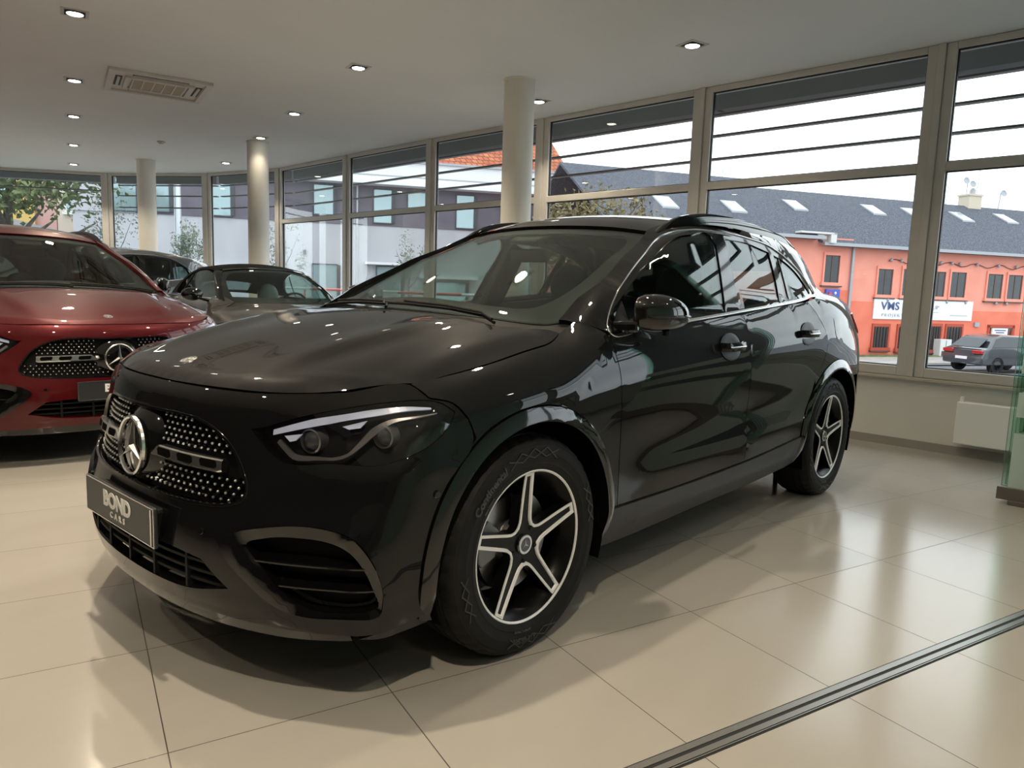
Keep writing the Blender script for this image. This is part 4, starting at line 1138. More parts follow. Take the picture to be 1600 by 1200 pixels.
mb = MB(); wbox(mb, 11.3, 13.4, -.5, 0, 2.15, 2.27); wbox(mb, 14.0, 17.0, -.35, 0, 1.55, 1.7); wbox(mb, 2.8, 6.6, -.3, 0, 1.75, 1.85); kid(mb, 'window_canopy', M_wfas, wb)
mb = MB(); wbox(mb, 8.35, 8.5, -.12, 0, 2.5, 2.74); wbox(mb, 8.1, 8.3, -.1, 0, 1.9, 1.98); kid(mb, 'wall_box', M_fr2, wb)
# red tiled house behind it
th = empty('tiled_house', WP(18,8,GZ)); tag(th, 'house with steep orange clay tile roof behind the pale building', 'building')
mb = MB(); wbox(mb, 12.5, 25.0, 10.5, 18, GZ, 7.6); kid(mb, 'wall', M_wr, th)
mb = MB(); V = [WP(12.0,9.8,7.5), WP(26.2,9.8,7.5), WP(24.4,14,12.6), WP(13.5,14,12.6), WP(12.0,18.2,7.5), WP(26.2,18.2,7.5)]
mb.add(V, [(0,1,2,3),(3,2,5,4),(1,5,2),(0,3,4)]); kid(mb, 'tiled_roof', M_otile, th)
# yellow and pink houses far left, with sloping wall in front
def LP(px, D, z):
    """plan direction fan for the far left houses"""
    return None
M_yel = mat('yellow_render', (.72,.50,.17), .85); M_pink = mat('dusty_pink_render', (.60,.36,.33), .85); M_cream = mat('cream_render', (.66,.56,.47), .85); M_brown = mat('brown_roof_edge', (.22,.10,.07), .7)
import math as _m
def house(lb, a, b, zt, m, extra=None):
    A, Bv = Vector((a[0], a[1], 0)), Vector((b[0], b[1], 0)); d = (Bv-A).normalized(); n_ = Vector((d.y, -d.x, 0))
    if n_.y > 0: n_ = -n_
    L = (Bv-A).length; P = lambda s, o, z: ((A+d*s+n_*o).x, (A+d*s+n_*o).y, z)
    t = empty('house', tuple(P(L/2,0,GZ))); tag(t, lb, 'building')
    mb = MB(); rbox(mb, 0, L, 0, 7, GZ, zt, P=P); kid(mb, 'wall', m, t)
    mb = MB(); rbox(mb, -.1, L+.1, -.3, 7, zt, zt+.25, P=P); kid(mb, 'roof_edge', M_brown, t)
    return t, P, L
h1, P1, L1 = house('yellow house behind the large tree at the far left', (-4.5,-50), (-11.6,-46.4), 9.6, M_yel)
h2, P2, L2 = house('narrow pink house between the yellow and the cream house', (-11.7,-46.6), (-12.55,-45.9), 9.8, M_pink)
h3, P3_, L3 = house('cream house with a white window at the far left', (-12.6,-45.9), (-14.2,-45.0), 9.8, M_cream)
mb = MB(); rbox(mb, .4, 1.45, -.1, 0, 4.75, 6.35, P=P3_); kid(mb, 'window_frame', M_white2, h3)
mb = MB(); rbox(mb, .50, .90, -.13, 0, 4.85, 6.25, P=P3_); rbox(mb, 1.0, 1.36, -.13, 0, 4.85, 5.75, P=P3_); rbox(mb, 1.0, 1.36, -.13, 0, 5.85, 6.25, P=P3_); kid(mb, 'window', M_wgl, h3)
mb = MB(); rbox(mb, .3, 1.55, -.25, 0, 4.6, 4.72, P=P3_); kid(mb, 'window_sill', M_white2, h3)
for s in (1.2,3.6,6.0):
    mb = MB(); rbox(mb, s, s+1.0, -.06, 0, 4.9, 6.5, P=P1); kid(mb, 'window', M_wgl, h1)
mb = MB(); V = [(-3,-44,GZ),(-14.5,-39.5,GZ),(-14.5,-39.5,2.6),(-3,-44,5.4)]; mb.add(V+[(x-.1, y-.6, z) for x, y, z in V], [(0,1,2,3),(7,6,5,4),(3,2,6,7),(0,4,5,1),(1,5,6,2),(0,3,7,4)])
o = mb.build('retaining_wall', mat('grey_stone_wall', (.36,.35,.35), .9)); tag(o, 'grey sloping retaining wall below the yellow house', 'wall')
# ---- trees
M_bark = mat('grey_brown_bark', (.10,.085,.07), .9); add_noise(M_bark, (.07,.06,.05), (.16,.14,.12), 6, 5, stretch=(1,1,.2), bump=.4, bscale=20)
def leafmat(name, c1, c2):
    m = mat(name, c1, .6); n, l, b = nodes(m); oi = n.new('ShaderNodeTexCoord'); no = n.new('ShaderNodeTexNoise'); no.inputs['Scale'].default_value = 1.6; no.inputs['Detail'].default_value = 3; l.new(oi.outputs['Object'], no.inputs['Vector'])
    r = n.new('ShaderNodeValToRGB'); r.color_ramp.elements[0].position = .35; r.color_ramp.elements[1].position = .65; r.color_ramp.elements[0].color = (*c1,1); r.color_ramp.elements[1].color = (*c2,1); l.new(no.outputs['Fac'], r.inputs['Fac']); l.new(r.outputs['Color'], b.inputs['Base Color'])
    b.inputs['Subsurface Weight'].default_value = 0; return m
M_l1 = leafmat('green_leaves', (.075,.11,.045), (.17,.21,.09)); M_l2 = leafmat('young_green_leaves', (.13,.16,.12), (.24,.28,.20)); M_l3 = leafmat('autumn_leaves', (.11,.09,.035), (.22,.17,.07))
def tree(lb, base, h, crown, n, m, lean=0, size=.11, trunk=.12, grp=None, branches=6, z0=None):
    x, y, z = base; t = empty('tree', base); tag(t, lb, 'tree', grp)
    R = np.random.default_rng(int(abs(x*97+y*13))); cz = crown[3]
    mb = MB(); top = (lean, 0, h*.72); mb.tube([(0,0,0), (lean*.3,0,h*.3), (lean*.7,.02,h*.55), top], [trunk, trunk*.8, trunk*.6, trunk*.3], 10)
    for k in range(branches):
        a = 2*PI*k/branches+R.random(); zz = h*(.35+.3*R.random()); L = crown[0]*.75; p0 = Vector((lean*zz/h, 0, zz)); p1 = Vector((lean+math.cos(a)*L, math.sin(a)*L*crown[1]/crown[0], zz+crown[2]*(.5+.5*R.random())))
        mb.tube([p0, (p0+p1)/2+Vector((0,0,-.1)), p1], [trunk*.45, trunk*.3, trunk*.1], 6)
    mb.build('trunk', M_bark, t, smooth=True)
    mb = MB(); cl = R.normal(size=(max(6, n//55), 3)); cl /= np.linalg.norm(cl, axis=1, keepdims=True); cl *= R.random((len(cl), 1))**.45
    V = []; F = []
    for k in range(n):
        c = cl[k % len(cl)]+R.normal(size=3)*.17
        if np.linalg.norm(c) > 1.18: continue
        p = Vector((c[0]*crown[0]+lean, c[1]*crown[1], c[2]*crown[2]+cz))
        a, b_ = R.normal(size=3), R.normal(size=3); a = Vector(a).normalized(); b_ = (Vector(b_)-a*a.dot(Vector(b_))).normalized(); s = size*(.6+.8*R.random()); o = len(V)
        nn = a.cross(b_)*s*.25
        V += [p-a*s, p-a*s*.2+b_*s*.5+nn, p+a*s, p-a*s*.2-b_*s*.5+nn]; F += [(o,o+1,o+2),(o,o+2,o+3)]
    mb.add(V, F); mb.build('foliage', m, t); return t
def at(px, py, D):
    f = np.array([-.74011939,-.6599934,-.12896508]); r = np.array([-.66832173,.74317746,.03214555]); u_ = np.array([-.07462809,-.10998171,.99112798])
    return None
tree('big green street tree at the far left behind the window', (-4.9,-25.5,GZ), 7.5, (3.2,3.0,1.7,6.2), 5200, M_l1, -.3, .12, .26, branches=9)
tree('small bending street tree left of the big one', (-2.9,-24.0,GZ), 6.0, (1.6,1.6,1.9,4.9), 1500, M_l1, .5, .10, .09)
SM = 'small columnar street trees'
tree('slim young tree straddling the far left window post', (-8.1,-25.0,-.8), 4.6, (.85,.85,1.6,3.4), 900, M_l2, 0, .05, .04, SM)
tree('slim young tree right of the far left column', (-9.75,-22.9,-.8), 4.0, (.60,.60,1.0,2.95), 1500, M_l2, 0, .045, .035, SM)
tree('slim young tree behind the middle column', (-11.9,-20.6,-.8), 4.2, (.75,.75,1.3,3.05), 850, M_l2, 0, .045, .035, SM)
tree('slim young tree seen left of the black SUV roof', (-15.2,-17.8,-.8), 3.8, (.62,.62,.95,2.85), 800, M_l2, 0, .042, .035, SM)
tree('autumn coloured bushy tree in front of the slate roof', (-20.6,-13.6,-1.5), 6.5, (2.7,2.3,2.0,4.3), 5200, M_l3, 0, .10, .2, branches=9)
# lamp post
mb = MB(); mb.tube([(0,0,0),(0,0,6.4)], [.16,.11], 16); mb.tube([(0,0,6.3),(.7,0,6.6)], .05, 8); lp = mb.build('lamp_post', mat('pale_galvanised_steel', (.55,.58,.62), .35, .6), smooth=True, auto=.7, loc=(-9.95,-24.2,GZ)); tag(lp, 'tall pale steel lamp post between the two left columns', 'lamp post')
# red and white barrier rail on the terrace
M_rr = mat('red_rail_paint', (.60,.07,.05), .4); M_rwh = mat('white_rail_paint', (.75,.75,.74), .4)
rl = empty('barrier_rail', (-7.2,-6,-.14)); tag(rl, 'red and white striped barrier rail outside the windows', 'barrier')
p0, p1 = Vector((-6.9,-12.2,1.03)), Vector((-7.9,-1.2,1.03)); L = (p1-p0).length; k = 0; s = 0.0
mr_, mw_ = MB(), MB()
while s < L:
    e = min(s+(1.6 if k % 2 else 1.0), L); (mr_ if k % 2 == 0 or True and k % 2 else mw_) if False else None
    (mr_ if k % 2 else mw_).tube([p0+(p1-p0)*(s/L), p0+(p1-p0)*(e/L)], .028, 8); s = e; k += 1
for q in range(7):
    c = p0+(p1-p0)*((q+.5)/7); mr_.tube([(c.x, c.y, -.14), (c.x, c.y, 1.03)], .025, 8)
kid(mr_, 'red_bars', M_rr, rl, smooth=True); kid(mw_, 'white_bars', M_rwh, rl, smooth=True)

# ------------------------------------------------------------------ the compact SUV
def sidepts(b, L):
    """(x, z[, corner]) -> 3D on the left flank"""
    x = np.array([p[0] for p in L]); z = np.array([p[1] for p in L])
    A = np.stack([x, 0*x+.2, z], 1); E = A.copy(); E[:,1] = 1.15; y = b.root(A, E, 24)[:,1]
    return [(p[0], float(yy), p[1]) + tuple(p[2:]) for p, yy in zip(L, y)]
def toppts(b, L):
    q = Chart(b, 'top').to3(np.array([(p[0], p[1]) for p in L])); return [tuple(a)+tuple(p[2:]) for a, p in zip(q, L)]
def arc(xc, R, a0, a1, n, zc=.352):
    return [(xc+R*math.cos(math.radians(a)), zc+R*math.sin(math.radians(a))) for a in np.linspace(a0, a1, n)]
def mirror_pts(L): return [(p[0], -p[1], p[2]) + tuple(p[3:]) for p in L[::-1]]

def build_gla():
    B = Body(); SD, TP, FR, RR = Chart(B,'side'), Chart(B,'top'), Chart(B,'front'), Chart(B,'rear')
    car = empty('car')
    G = .0022                                                     # half a shut line
    def both(name, chart, loops, m, **k):
        r = []
        for mir in (False, True): r.append(sheet(name, B, chart, loops, m, k.get('parent', car), mirror=mir, **{a: v for a, v in k.items() if a != 'parent'}))
        return r
    # ---- hood
    hl = [(.785,0,.86),(.781,.15,.858),(.757,.32,.858),(.707,.48,.858),(.640,.60,.864),(.561,.69,.872),(.416,.785,.893),(.28,.803,.912),(.138,.811,.933),(-.03,.806,.962),(-.185,.797,.99),(-.262,.775,1.02,1)]
    hr = [(-.235,.728,1.03),(-.175,.68,1.035),(-.112,.628,1.037),(-.07,.52,1.05),(-.052,.42,1.054),(-.035,.20,1.06)]
    half = hl+hr
    full = half+[(-.03,0,1.062)]+mirror_pts(half)[:-1]
    hood_loop = loop2(TP, [p if len(p) == 3 else p for p in full], G, .02)
    def hoodwarp(P, N, q):
        a = np.abs(q[:,1]); x = q[:,0]
        c = .40+.10*np.clip((.6-x)/.7, 0, 1)                       # raised power lines
        d = .012*np.exp(-((a-c)/np.where(a < c, .11, .032))**2)-.003*np.exp(-((a-c-.09)/.05)**2)
        d *= np.clip((.72-x)/.25, 0, 1)*np.clip((x+.1)/.15, 0, 1)
        return P+N*d[:,None]
    hood = sheet('hood', B, TP, [hood_loop], M_paint, car, h=.03, warp=hoodwarp)
    # ---- front bumper with its openings
    fl = [(.785,0,.858)]+[(p[0], p[1], p[2]) for p in hl[1:7]]+[(.390,.840,.857,1),(.324,.864,.840),(.286,.890,.794,1)]
    fl2 = sidepts(B, [(.268,.742)]+arc(0,.455,52,-2,8)[:-1]+[(.452,.335,1)])+[(.40,.86,.262,1),(.52,.855,.25),(.62,.80,.243),(.70,.70,.238),(.775,.54,.24),(.82,.36,.245),(.838,.18,.247)]
    halfb = fl+fl2
    bl = loop2(FR, halfb+[(.845,0,.248)]+mirror_pts(halfb)[:-1], G, .018)
    gr = [(.835,0,.772),(.825,.12,.774),(.807,.25,.776),(.790,.35,.764),(.776,.42,.735),(.766,.47,.697),(.762,.51,.642),(.765,.53,.60),(.775,.523,.574),(.796,.482,.556),(.826,.386,.545),(.850,.25,.540),(.860,.12,.538)]
    gfull = gr+[(.862,0,.537)]+mirror_pts(gr)[:-1]
    gloop = loop2(FR, gfull, 0, .018)
    hlp = [(.736,.503,.762,1),(.713,.545,.772),(.657,.625,.804),(.596,.694,.826),(.500,.781,.848),(.396,.842,.853),(.356,.858,.842),(.326,.877,.818,1),(.356,.885,.781),(.415,.887,.741),(.483,.866,.710),(.546,.821,.688),(.588,.771,.686),(.620,.729,.688),(.698,.618,.682),(.716,.575,.703)]
    hloop = loop2(FR, hlp, 0, .014); hmir = hloop[::-1]*np.array([-1,1])
    io = [(.820,.484,.458),(.802,.518,.487),(.761,.600,.513),(.704,.697,.529),(.654,.779,.522),(.628,.833,.503),(.603,.868,.453),(.581,.881,.385),(.574,.878,.327),(.579,.869,.299),(.638,.822,.293),(.710,.704,.289),(.748,.646,.307),(.791,.574,.366),(.815,.514,.417)]
    ih = [(.785,.560,.466),(.760,.61,.487),(.730,.668,.497),(.667,.776,.492),(.640,.824,.470),(.619,.858,.425),(.598,.872,.367),(.582,.872,.322),(.622,.842,.308),(.698,.731,.305),(.742,.668,.345),(.772,.606,.415)]
    iol = loop2(FR, io, 0, .014); iom = iol[::-1]*np.array([-1,1])
    lg = [(.885,0,.408),(.884,.10,.408),(.868,.30,.410),(.845,.42,.400,1),(.812,.51,.330,1),(.84,.36,.300),(.86,.18,.292)]
    lgl = loop2(FR, lg+[(.862,0,.290)]+mirror_pts(lg)[:-1], 0, .018)
    def nosewarp(P, N, q):
        # soft fold lines around the lamps and the lower corner
        x, z = q[:,0]/.9, q[:,1]; a = np.abs(x)
        d = .007*np.exp(-((z-.655-.10*(a-.9))/.03)**2)*np.clip((a-.55)/.2, 0, 1)*np.clip((1.5-a)/.3, 0, 1)
        d += .012*np.exp(-((z-.26)/.035)**2)
        return P+N*d[:,None]
    bump = sheet('front_bumper', B, FR, [bl, gloop, hloop, hmir, iol, iom, lgl], M_paint, car, h=.028, warp=nosewarp, thick=.03)
    # ---- grille
    gin = loop2(FR, gfull, .004, .018)
    sheet('grille', B, FR, [gin], M_mesh, car, off=-.035, thick=.01, h=.05)
    ribbon('grille_frame', B, FR, gfull, .012, .010, M_gloss, car, off=-.008, closed=True)
    # honeycomb pins
    mbp, mbb = MB(), MB()
    rows = 13; lo, hi = gin.min(0), gin.max(0)
    pts = []
    for j in range(rows):
        z = .548+j*.0178
        for i in range(-24, 25):
            u = (i+(.5 if j % 2 else 0))*.0262
            pts.append((u, z))
    pts = np.array(pts); ok = inpoly(gin, pts); dd = distpoly(gin, pts[ok]) > .008; pts = pts[ok][dd]
    P3 = FR.to3(pts); N3 = B.grad(P3)
    for p, q, nn in zip(pts, P3, N3):
        if abs(q[1]) < .125 and .575 < q[2] < .79: continue          # behind the star
        if .627 < q[2] < .682 and .12 < abs(q[1]) < .50: continue      # behind the bars
        N = Vector(nn); c = Vector(q)-N*.022
        R = N.to_track_quat('Z', 'Y').to_matrix().to_4x4()
        mbp.lathe([(.0030,0),(.0042,.004),(.0028,.0068),(.0001,.0075)], 8, Matrix.Translation(c) @ R)
        mbb.lathe([(.0095,-.012),(.0052,-.004),(.0042,.002)], 6, Matrix.Translation(c) @ R)
    g = [o for o in car.children if o.name.startswith('grille') and not o.name.startswith('grille_')][0]
    mbp.build('grille_studs', M_satin, g, smooth=True)
    mbb.build('grille_honeycomb', M_gloss, g)
    # centre boss and star
    def on_nose(y, z, off=0):
        P = FR.to3(FR.to2([(.86, y, z)])); N = B.grad(P); return Vector(P[0]+N[0]*off), Vector(N[0])
    c, N = on_nose(0, .648, 0)
    N = Vector((1,0,.06)).normalized(); Rm = N.to_track_quat('Z', 'Y').to_matrix().to_4x4()
    mb = MB(); mb.lathe([(.0001,.002),(.078,.002),(.088,-.002),(.125,-.028),(.135,-.04)], 40, Matrix.Translation(c+N*.004) @ Rm)
    boss = mb.build('star_boss', M_gloss, car, smooth=True, auto=.6)
    s = star_mb(.086, .135, .010); s.lathe([(.083,.004),(.083,.012),(.087,.0155),(.092,.012),(.094,.004)], 56, closed=True)
    xform(s, Matrix.Translation(c+N*.008) @ Rm)
    s.build('star_emblem', M_chrome, car, smooth=False, auto=None)
    # chrome bars either side of the star, three slots in each
    for sg in (1, -1):
        ys = [.135,.16,.25,.335,.42,.478]; mb = MB(); md = MB()
        def row(y, z, off):
            p, n = on_nose(y, z, off); return Vector((p.x, sg*p.y, p.z))
        n = 24; V = []; F = []
        for i in range(n+1):
            t = i/n; y = .128+.355*t
            zt = .676-.004*t-.028*max(0, 1-(t/.09)) ; zb = .640-.004*t
            if t > .96: zb += .004
            for z, off in ((zb,-.02),(zb,.006),(zb+.004,.010),(zt-.004,.010),(zt,.006),(zt,-.02)): V.append(row(y, z, off))
        for i in range(n):
            for k in range(5):
                f = (i*6+k, (i+1)*6+k, (i+1)*6+k+1, i*6+k+1); F.append(f if sg > 0 else f[::-1])
        F.append(tuple(range(6))[::1] if sg > 0 else tuple(range(6))[::-1]); F.append(tuple(n*6+k for k in range(6))[::-1] if sg > 0 else tuple(n*6+k for k in range(6)))
        mb.add(V, F); bar = mb.build('grille_bar', M_chrome, car, smooth=True, auto=.5)
        for y0 in (.165, .275, .385):
            q = [(y0+.008,.647),(y0+.066,.645),(y0+.076,.652),(y0+.072,.664),(y0+.064,.668),(y0+.006,.669),(y0-.001,.662)]
            V = [row(a, b, .0112) for a, b in q]+[row(a, b, .002) for a, b in q]; k = len(q)
            F = [tuple(range(k)), tuple(range(k, 2*k))[::-1]]+[(i, k+i, k+(i+1) % k, (i+1) % k) for i in range(k)]
            if sg < 0: F = [f[::-1] for f in F]
            md.add(V, F)
        md.build('bar_slots', M_void, bar)
    # ---- hood badge
    p = TP.to3(np.array([[.675,0]])); n3 = B.grad(p); R = Vector(n3[0]).to_track_quat('Z', 'X').to_matrix().to_4x4()
    mb = MB(); mb.lathe([(.0001,.0015),(.020,.0015),(.021,.003),(.026,.003),(.028,.0)], 32, Matrix.Translation(Vector(p[0])) @ R)
    st = star_mb(.0195,.16,.002); xform(st, Matrix.Translation(Vector(p[0])+Vector(n3[0])*.0016) @ R); mb.v_off = 0
    mb.add(st.v, st.f); mb.build('hood_badge', M_chrome, car, smooth=False)
    # ---- number plate
    mb = MB(); mb.box((.868,0,.457), (.05,.46,.09)); mb.build('plate_holder', M_dark, car, bevel=.012)
    mb = MB(); mb.box((.897,0,.457), (.012,.53,.118)); pl = mb.build('number_plate', M_plate, car, bevel=.004)
    mb = MB()
    for a, b in (((-.262,.0565),(.262,.0565)), ((-.262,-.0565),(.262,-.0565)), ((-.262,-.0565),(-.262,.0565)), ((.262,-.0565),(.262,.0565))):
        mb.bar((.9035,a[0],.457+a[1]), (.9035,b[0],.457+b[1]), .003, .002, (1,0,0))
    mb.bar((.9045,.246,.404), (.9045,.246,.510), .008, .002, (1,0,0))
    mb.build('plate_edging', M_chrome, pl)
    face = lambda dy, dz: (lambda co: np.stack([.9035+co[:,2]+.001, co[:,0]+dy, .457+dz+co[:,1]], 1))
    text_mesh('plate_lettering', 'BOND', .066, M_white, pl, depth=.0008, offset=.0030, sx=1.12, spacing=1.0, fn=face(-.006,.012))
    text_mesh('plate_lettering', 'CARS', .026, M_white, pl, depth=.0008, offset=.0006, sx=1.25, spacing=1.75, fn=face(-.003,-.031))
    # ---- headlights
    for mir in (False, True):
        s = -1 if mir else 1
        bowl = sheet('headlight', B, FR, [loop2(FR, hlp, -.004, .014)], M_dark, car, off=-.055, thick=.006, h=.03, mirror=mir)
        Lh = loop2(FR, hlp, .0015, .014)
        # walls between lens and bowl
        P = FR.to3(Lh); N = B.grad(P); n = len(P); V = np.vstack([P-N*.002, P-N*.058])*np.array([1,s,1])
        F = [(i, (i+1) % n, n+(i+1) % n, n+i) for i in range(n)]
        mb = MB(); mb.add(V.tolist(), F if s > 0 else [f[::-1] for f in F]); mb.build('lamp_housing', M_gloss, bowl, smooth=True)
        sheet('lamp_lens', B, FR, [Lh], M_lens, bowl, off=.0, thick=.003, h=.03, mirror=mir)
        # light strip along the upper edge
        top = [(.722,.572,.766),(.66,.648,.796),(.60,.716,.815),(.53,.786,.834),(.456,.828,.842),(.39,.85,.838)]
        bot = [(.728,.576,.752),(.67,.652,.776),(.61,.722,.796),(.54,.792,.816),(.462,.836,.831),(.392,.856,.834)]
        lt = resample([tuple(q) for q in FR.to2(top)], False, .02); lb = resample([tuple(q) for q in FR.to2(bot)], False, .02)
        k = min(len(lt), len(lb)); ti = np.linspace(0, 1, k)
        rs = lambda L: np.stack([np.interp(ti, np.linspace(0, 1, len(L)), L[:,c]) for c in (0, 1)], 1)
        lt, lb = rs(lt), rs(lb)
        A, Bt = FR.to3(lt), FR.to3(lb); NA, NB = B.grad(A), B.grad(Bt)
        V = np.vstack([A-NA*.016, A-NA*.010, Bt-NB*.010, Bt-NB*.016])*np.array([1,s,1]); F = []
        for i in range(k-1):
            for r0 in range(4):
                r1 = (r0+1) % 4; f = (r0*k+i, r0*k+i+1, r1*k+i+1, r1*k+i); F.append(f if s > 0 else f[::-1])
        mb = MB(); mb.add(V.tolist(), F); mb.build('daytime_light', M_drl, bowl)
        # silver tick shaped reflector line
        tick = [(.722,.585,.738),(.712,.618,.712),(.70,.632,.700),(.66,.69,.700),(.625,.725,.702),(.60,.745,.712),(.57,.765,.742),(.54,.788,.778),(.50,.815,.806),(.44,.85,.818),(.37,.865,.826)]
        LT = resample([tuple(q) for q in FR.to2(tick)], False, .012); Pt = FR.to3(LT); Nt = B.grad(Pt)
        wv = np.interp(np.linspace(0, 1, len(Pt)), [0,.15,.3,.45,.62,.8,1], [.012,.016,.008,.009,.020,.007,.002])
        T = np.gradient(Pt, axis=0); T /= np.linalg.norm(T, axis=1, keepdims=True); Bn = np.cross(T, Nt)
        V = np.vstack([Pt-Nt*.022-Bn*wv[:,None]/2, Pt-Nt*.022+Bn*wv[:,None]/2, Pt-Nt*.032+Bn*wv[:,None]/2, Pt-Nt*.032-Bn*wv[:,None]/2])*np.array([1,s,1]); k = len(Pt); F = []
        for i in range(k-1):
            for r0 in range(4):
                r1 = (r0+1) % 4; f = (r0*k+i, r0*k+i+1, r1*k+i+1, r1*k+i); F.append(f[::-1] if s > 0 else f)
        mb = MB(); mb.add(V.tolist(), F); mb.build('lamp_reflector', M_lamp_in, bowl)
        # two projector units
        for (y, z, r) in ((.655,.745,.030), (.80,.765,.028)):
            p = FR.to3(FR.to2([(.66 if y < .7 else .52, y, z)]))[0]; nn = B.grad(p[None])[0]; D = Vector((.9, .3, 0)).normalized()
            c = Vector(p)-Vector(nn)*.036
            if s < 0: c.y *= -1; D.y *= -1
            Mx = Matrix.Translation(c) @ D.to_track_quat('Z', 'Y').to_matrix().to_4x4()
            mb = MB(); mb.lathe([(r*1.15,-.03),(r*1.15,.006),(r*1.0,.008),(r*.95,.002)], 28, Mx); mb.build('projector_ring', M_lamp_in, bowl, smooth=True, auto=.6)
            mb = MB(); mb.lathe([(r*.95,.0),(r*.75,.010),(r*.4,.017),(.0001,.019)], 28, Mx); mb.build('projector', M_bulb, bowl, smooth=True)
        # two light wedges under the strip
        for (a, b_, zz) in (((.705,.60,.752),(.672,.640,.760),.738), ((.60,.725,.785),(.555,.775,.803),.778)):
            q = [a, b_, (b_[0]+.012, b_[1]-.015, zz+.004), (a[0]-.012, a[1]+.012, zz)]
            P = FR.to3(FR.to2(q)); N = B.grad(P); V = np.vstack([P-N*.014, P-N*.02])*np.array([1,s,1])
            F = [(0,1,2,3),(7,6,5,4),(0,4,5,1),(1,5,6,2),(2,6,7,3),(3,7,4,0)]
            mb = MB(); mb.add(V.tolist(), F if s < 0 else [f[::-1] for f in F]); mb.build('light_wedge', M_drl, bowl)
        # ---- corner air intake: frame, mesh, fins
        ring = [loop2(FR, io, .0015, .014), loop2(FR, ih, 0, .014)]
        def iwarp(P, N, q):
            d = distpoly(ring[1], q); return P+N*(np.clip(d/.02, 0, 1)*.014-.006)[:,None]
        fr_ = sheet('intake_frame', B, FR, ring, M_gloss, car, h=.02, mirror=mir, warp=iwarp, thick=.03)
        sheet('intake_mesh', B, FR, [loop2(FR, ih, -.01, .02)], M_mesh, fr_, off=-.06, thick=.01, h=.04, mirror=mir)
        for za, zb in ((.425,.432), (.365,.372)):
            seg = [(u, z) for u, z in zip(np.linspace(.57,1.02,16)*.9 if za > .4 else np.linspace(.66,1.02,16)*.9, np.linspace(za, zb, 16))]
            seg = np.array(seg); P = FR.to3(seg); N = B.grad(P); k = len(P); up = np.array([0,0,.007])
            V = np.vstack([P-N*.004+up*.3, P-N*.055+up*2.2, P-N*.055-up, P-N*.004-up*.3])*np.array([1,s,1]); F = []
            for i in range(k-1):
                for r0 in range(4):
                    r1 = (r0+1) % 4; f = (r0*k+i, r1*k+i, r1*k+i+1, r0*k+i+1); F.append(f if s > 0 else f[::-1])
            F += [(0,k,2*k,3*k), (k-1,2*k-1,3*k-1,4*k-1)]
            mb = MB(); mb.add(V.tolist(), F); mb.build('intake_fin', M_gloss, fr_)
        # parking sensors
        for (pt, r) in (((.40,.885,.60), .011), ((.80,.40,.475), .009)):
            p = FR.to3(FR.to2([pt]))[0]; nn = Vector(B.grad(p[None])[0]); p = Vector(p)
            if s < 0: p.y *= -1; nn.y *= -1
            mb = MB(); mb.lathe([(r,-.006),(r,.004),(r*.85,.0055),(.0001,.0055)], 20, Matrix.Translation(p) @ nn.to_track_quat('Z','Y').to_matrix().to_4x4())
            mb.build('parking_sensor', M_gloss, bump, smooth=True, auto=.6)
    # ---- lower grille and splitter
    sheet('lower_grille', B, FR, [loop2(FR, lg+[(.862,0,.290)]+mirror_pts(lg)[:-1], -.01, .02)], M_void, car, off=-.07, thick=.01, h=.06)
    lowg = [o for o in car.children if o.name.startswith('lower_grille')][0]
    mb = MB()
    for z in (.385,.355,.325):
        q = np.array([(u, z) for u in np.linspace(-.54,.54,30)*(.9 if z > .34 else .86)]); P = FR.to3(q); N = B.grad(P); k = len(P); up = np.array([0,0,.004])
        V = np.vstack([P-N*.012+up, P-N*.06+up, P-N*.06-up, P-N*.012-up]); F = []
        for i in range(k-1):
            for r0 in range(4):
                r1 = (r0+1) % 4; F.append((r0*k+i, r1*k+i, r1*k+i+1, r0*k+i+1))
        mb.add(V.tolist(), F)
    for y in (-.34,-.17,0,.17,.34):
        x = float(B.Xf(np.array([y]), np.array([.35]))[0]); mb.box((x-.035,y,.35), (.05,.012,.12))
    mb.build('lower_grille_bars', M_dark, lowg)
    lip = [(.847,0,.246),(.84,.18,.246),(.822,.36,.244),(.777,.54,.239),(.70,.70,.236),(.62,.80,.240,1),(.60,.79,.222,1),(.69,.68,.205),(.765,.53,.200),(.805,.36,.199),(.825,.18,.198)]
    def lipwarp(P, N, q):
        d = .018*np.clip((.245-q[:,1])/.03, 0, 1); d2 = d*np.clip(1.2-np.abs(q[:,0]/.9)*1.1, .2, 1)
        return P+np.stack([d2, 0*d2, 0*d2], 1)
    sheet('front_splitter', B, FR, [loop2(FR, lip+[(.83,0,.198)]+mirror_pts(lip)[:-1], 0, .018)], M_gloss, car, h=.025, warp=lipwarp, thick=.03)
    # ---- fenders
    fen = [(-.262,.775,1.02,1),(-.185,.797,.989),(-.03,.806,.962),(.138,.811,.933),(.28,.803,.912),(.416,.785,.894,1),(.390,.840,.857,1),(.324,.864,.840),(.286,.890,.794,1)]
    fen += sidepts(B, [(.262,.738,1)]+arc(0,.455,48,172,12)+[(-.452,.385,1),(-.477,.388,1),(-.475,.593),(-.463,.75),(-.456,.872),(-.450,.95),(-.452,1.008,1)])
    fen += [(-.40,.80,1.040),(-.34,.765,1.052,1)]
    both('fender', SD, [loop2(SD, fen, G, .016)], M_paint, h=.035)
    # ---- doors
    fd = sidepts(B, [(-.452,1.008,1),(-.450,.95),(-.456,.872),(-.463,.75),(-.475,.593),(-.477,.388,1),(-.95,.380),(-1.568,.381,1),(-1.588,.48),(-1.596,.63),(-1.562,.80),(-1.530,.95),(-1.540,1.080,1),(-1.3,1.066),(-1.05,1.048),(-.75,1.029)])
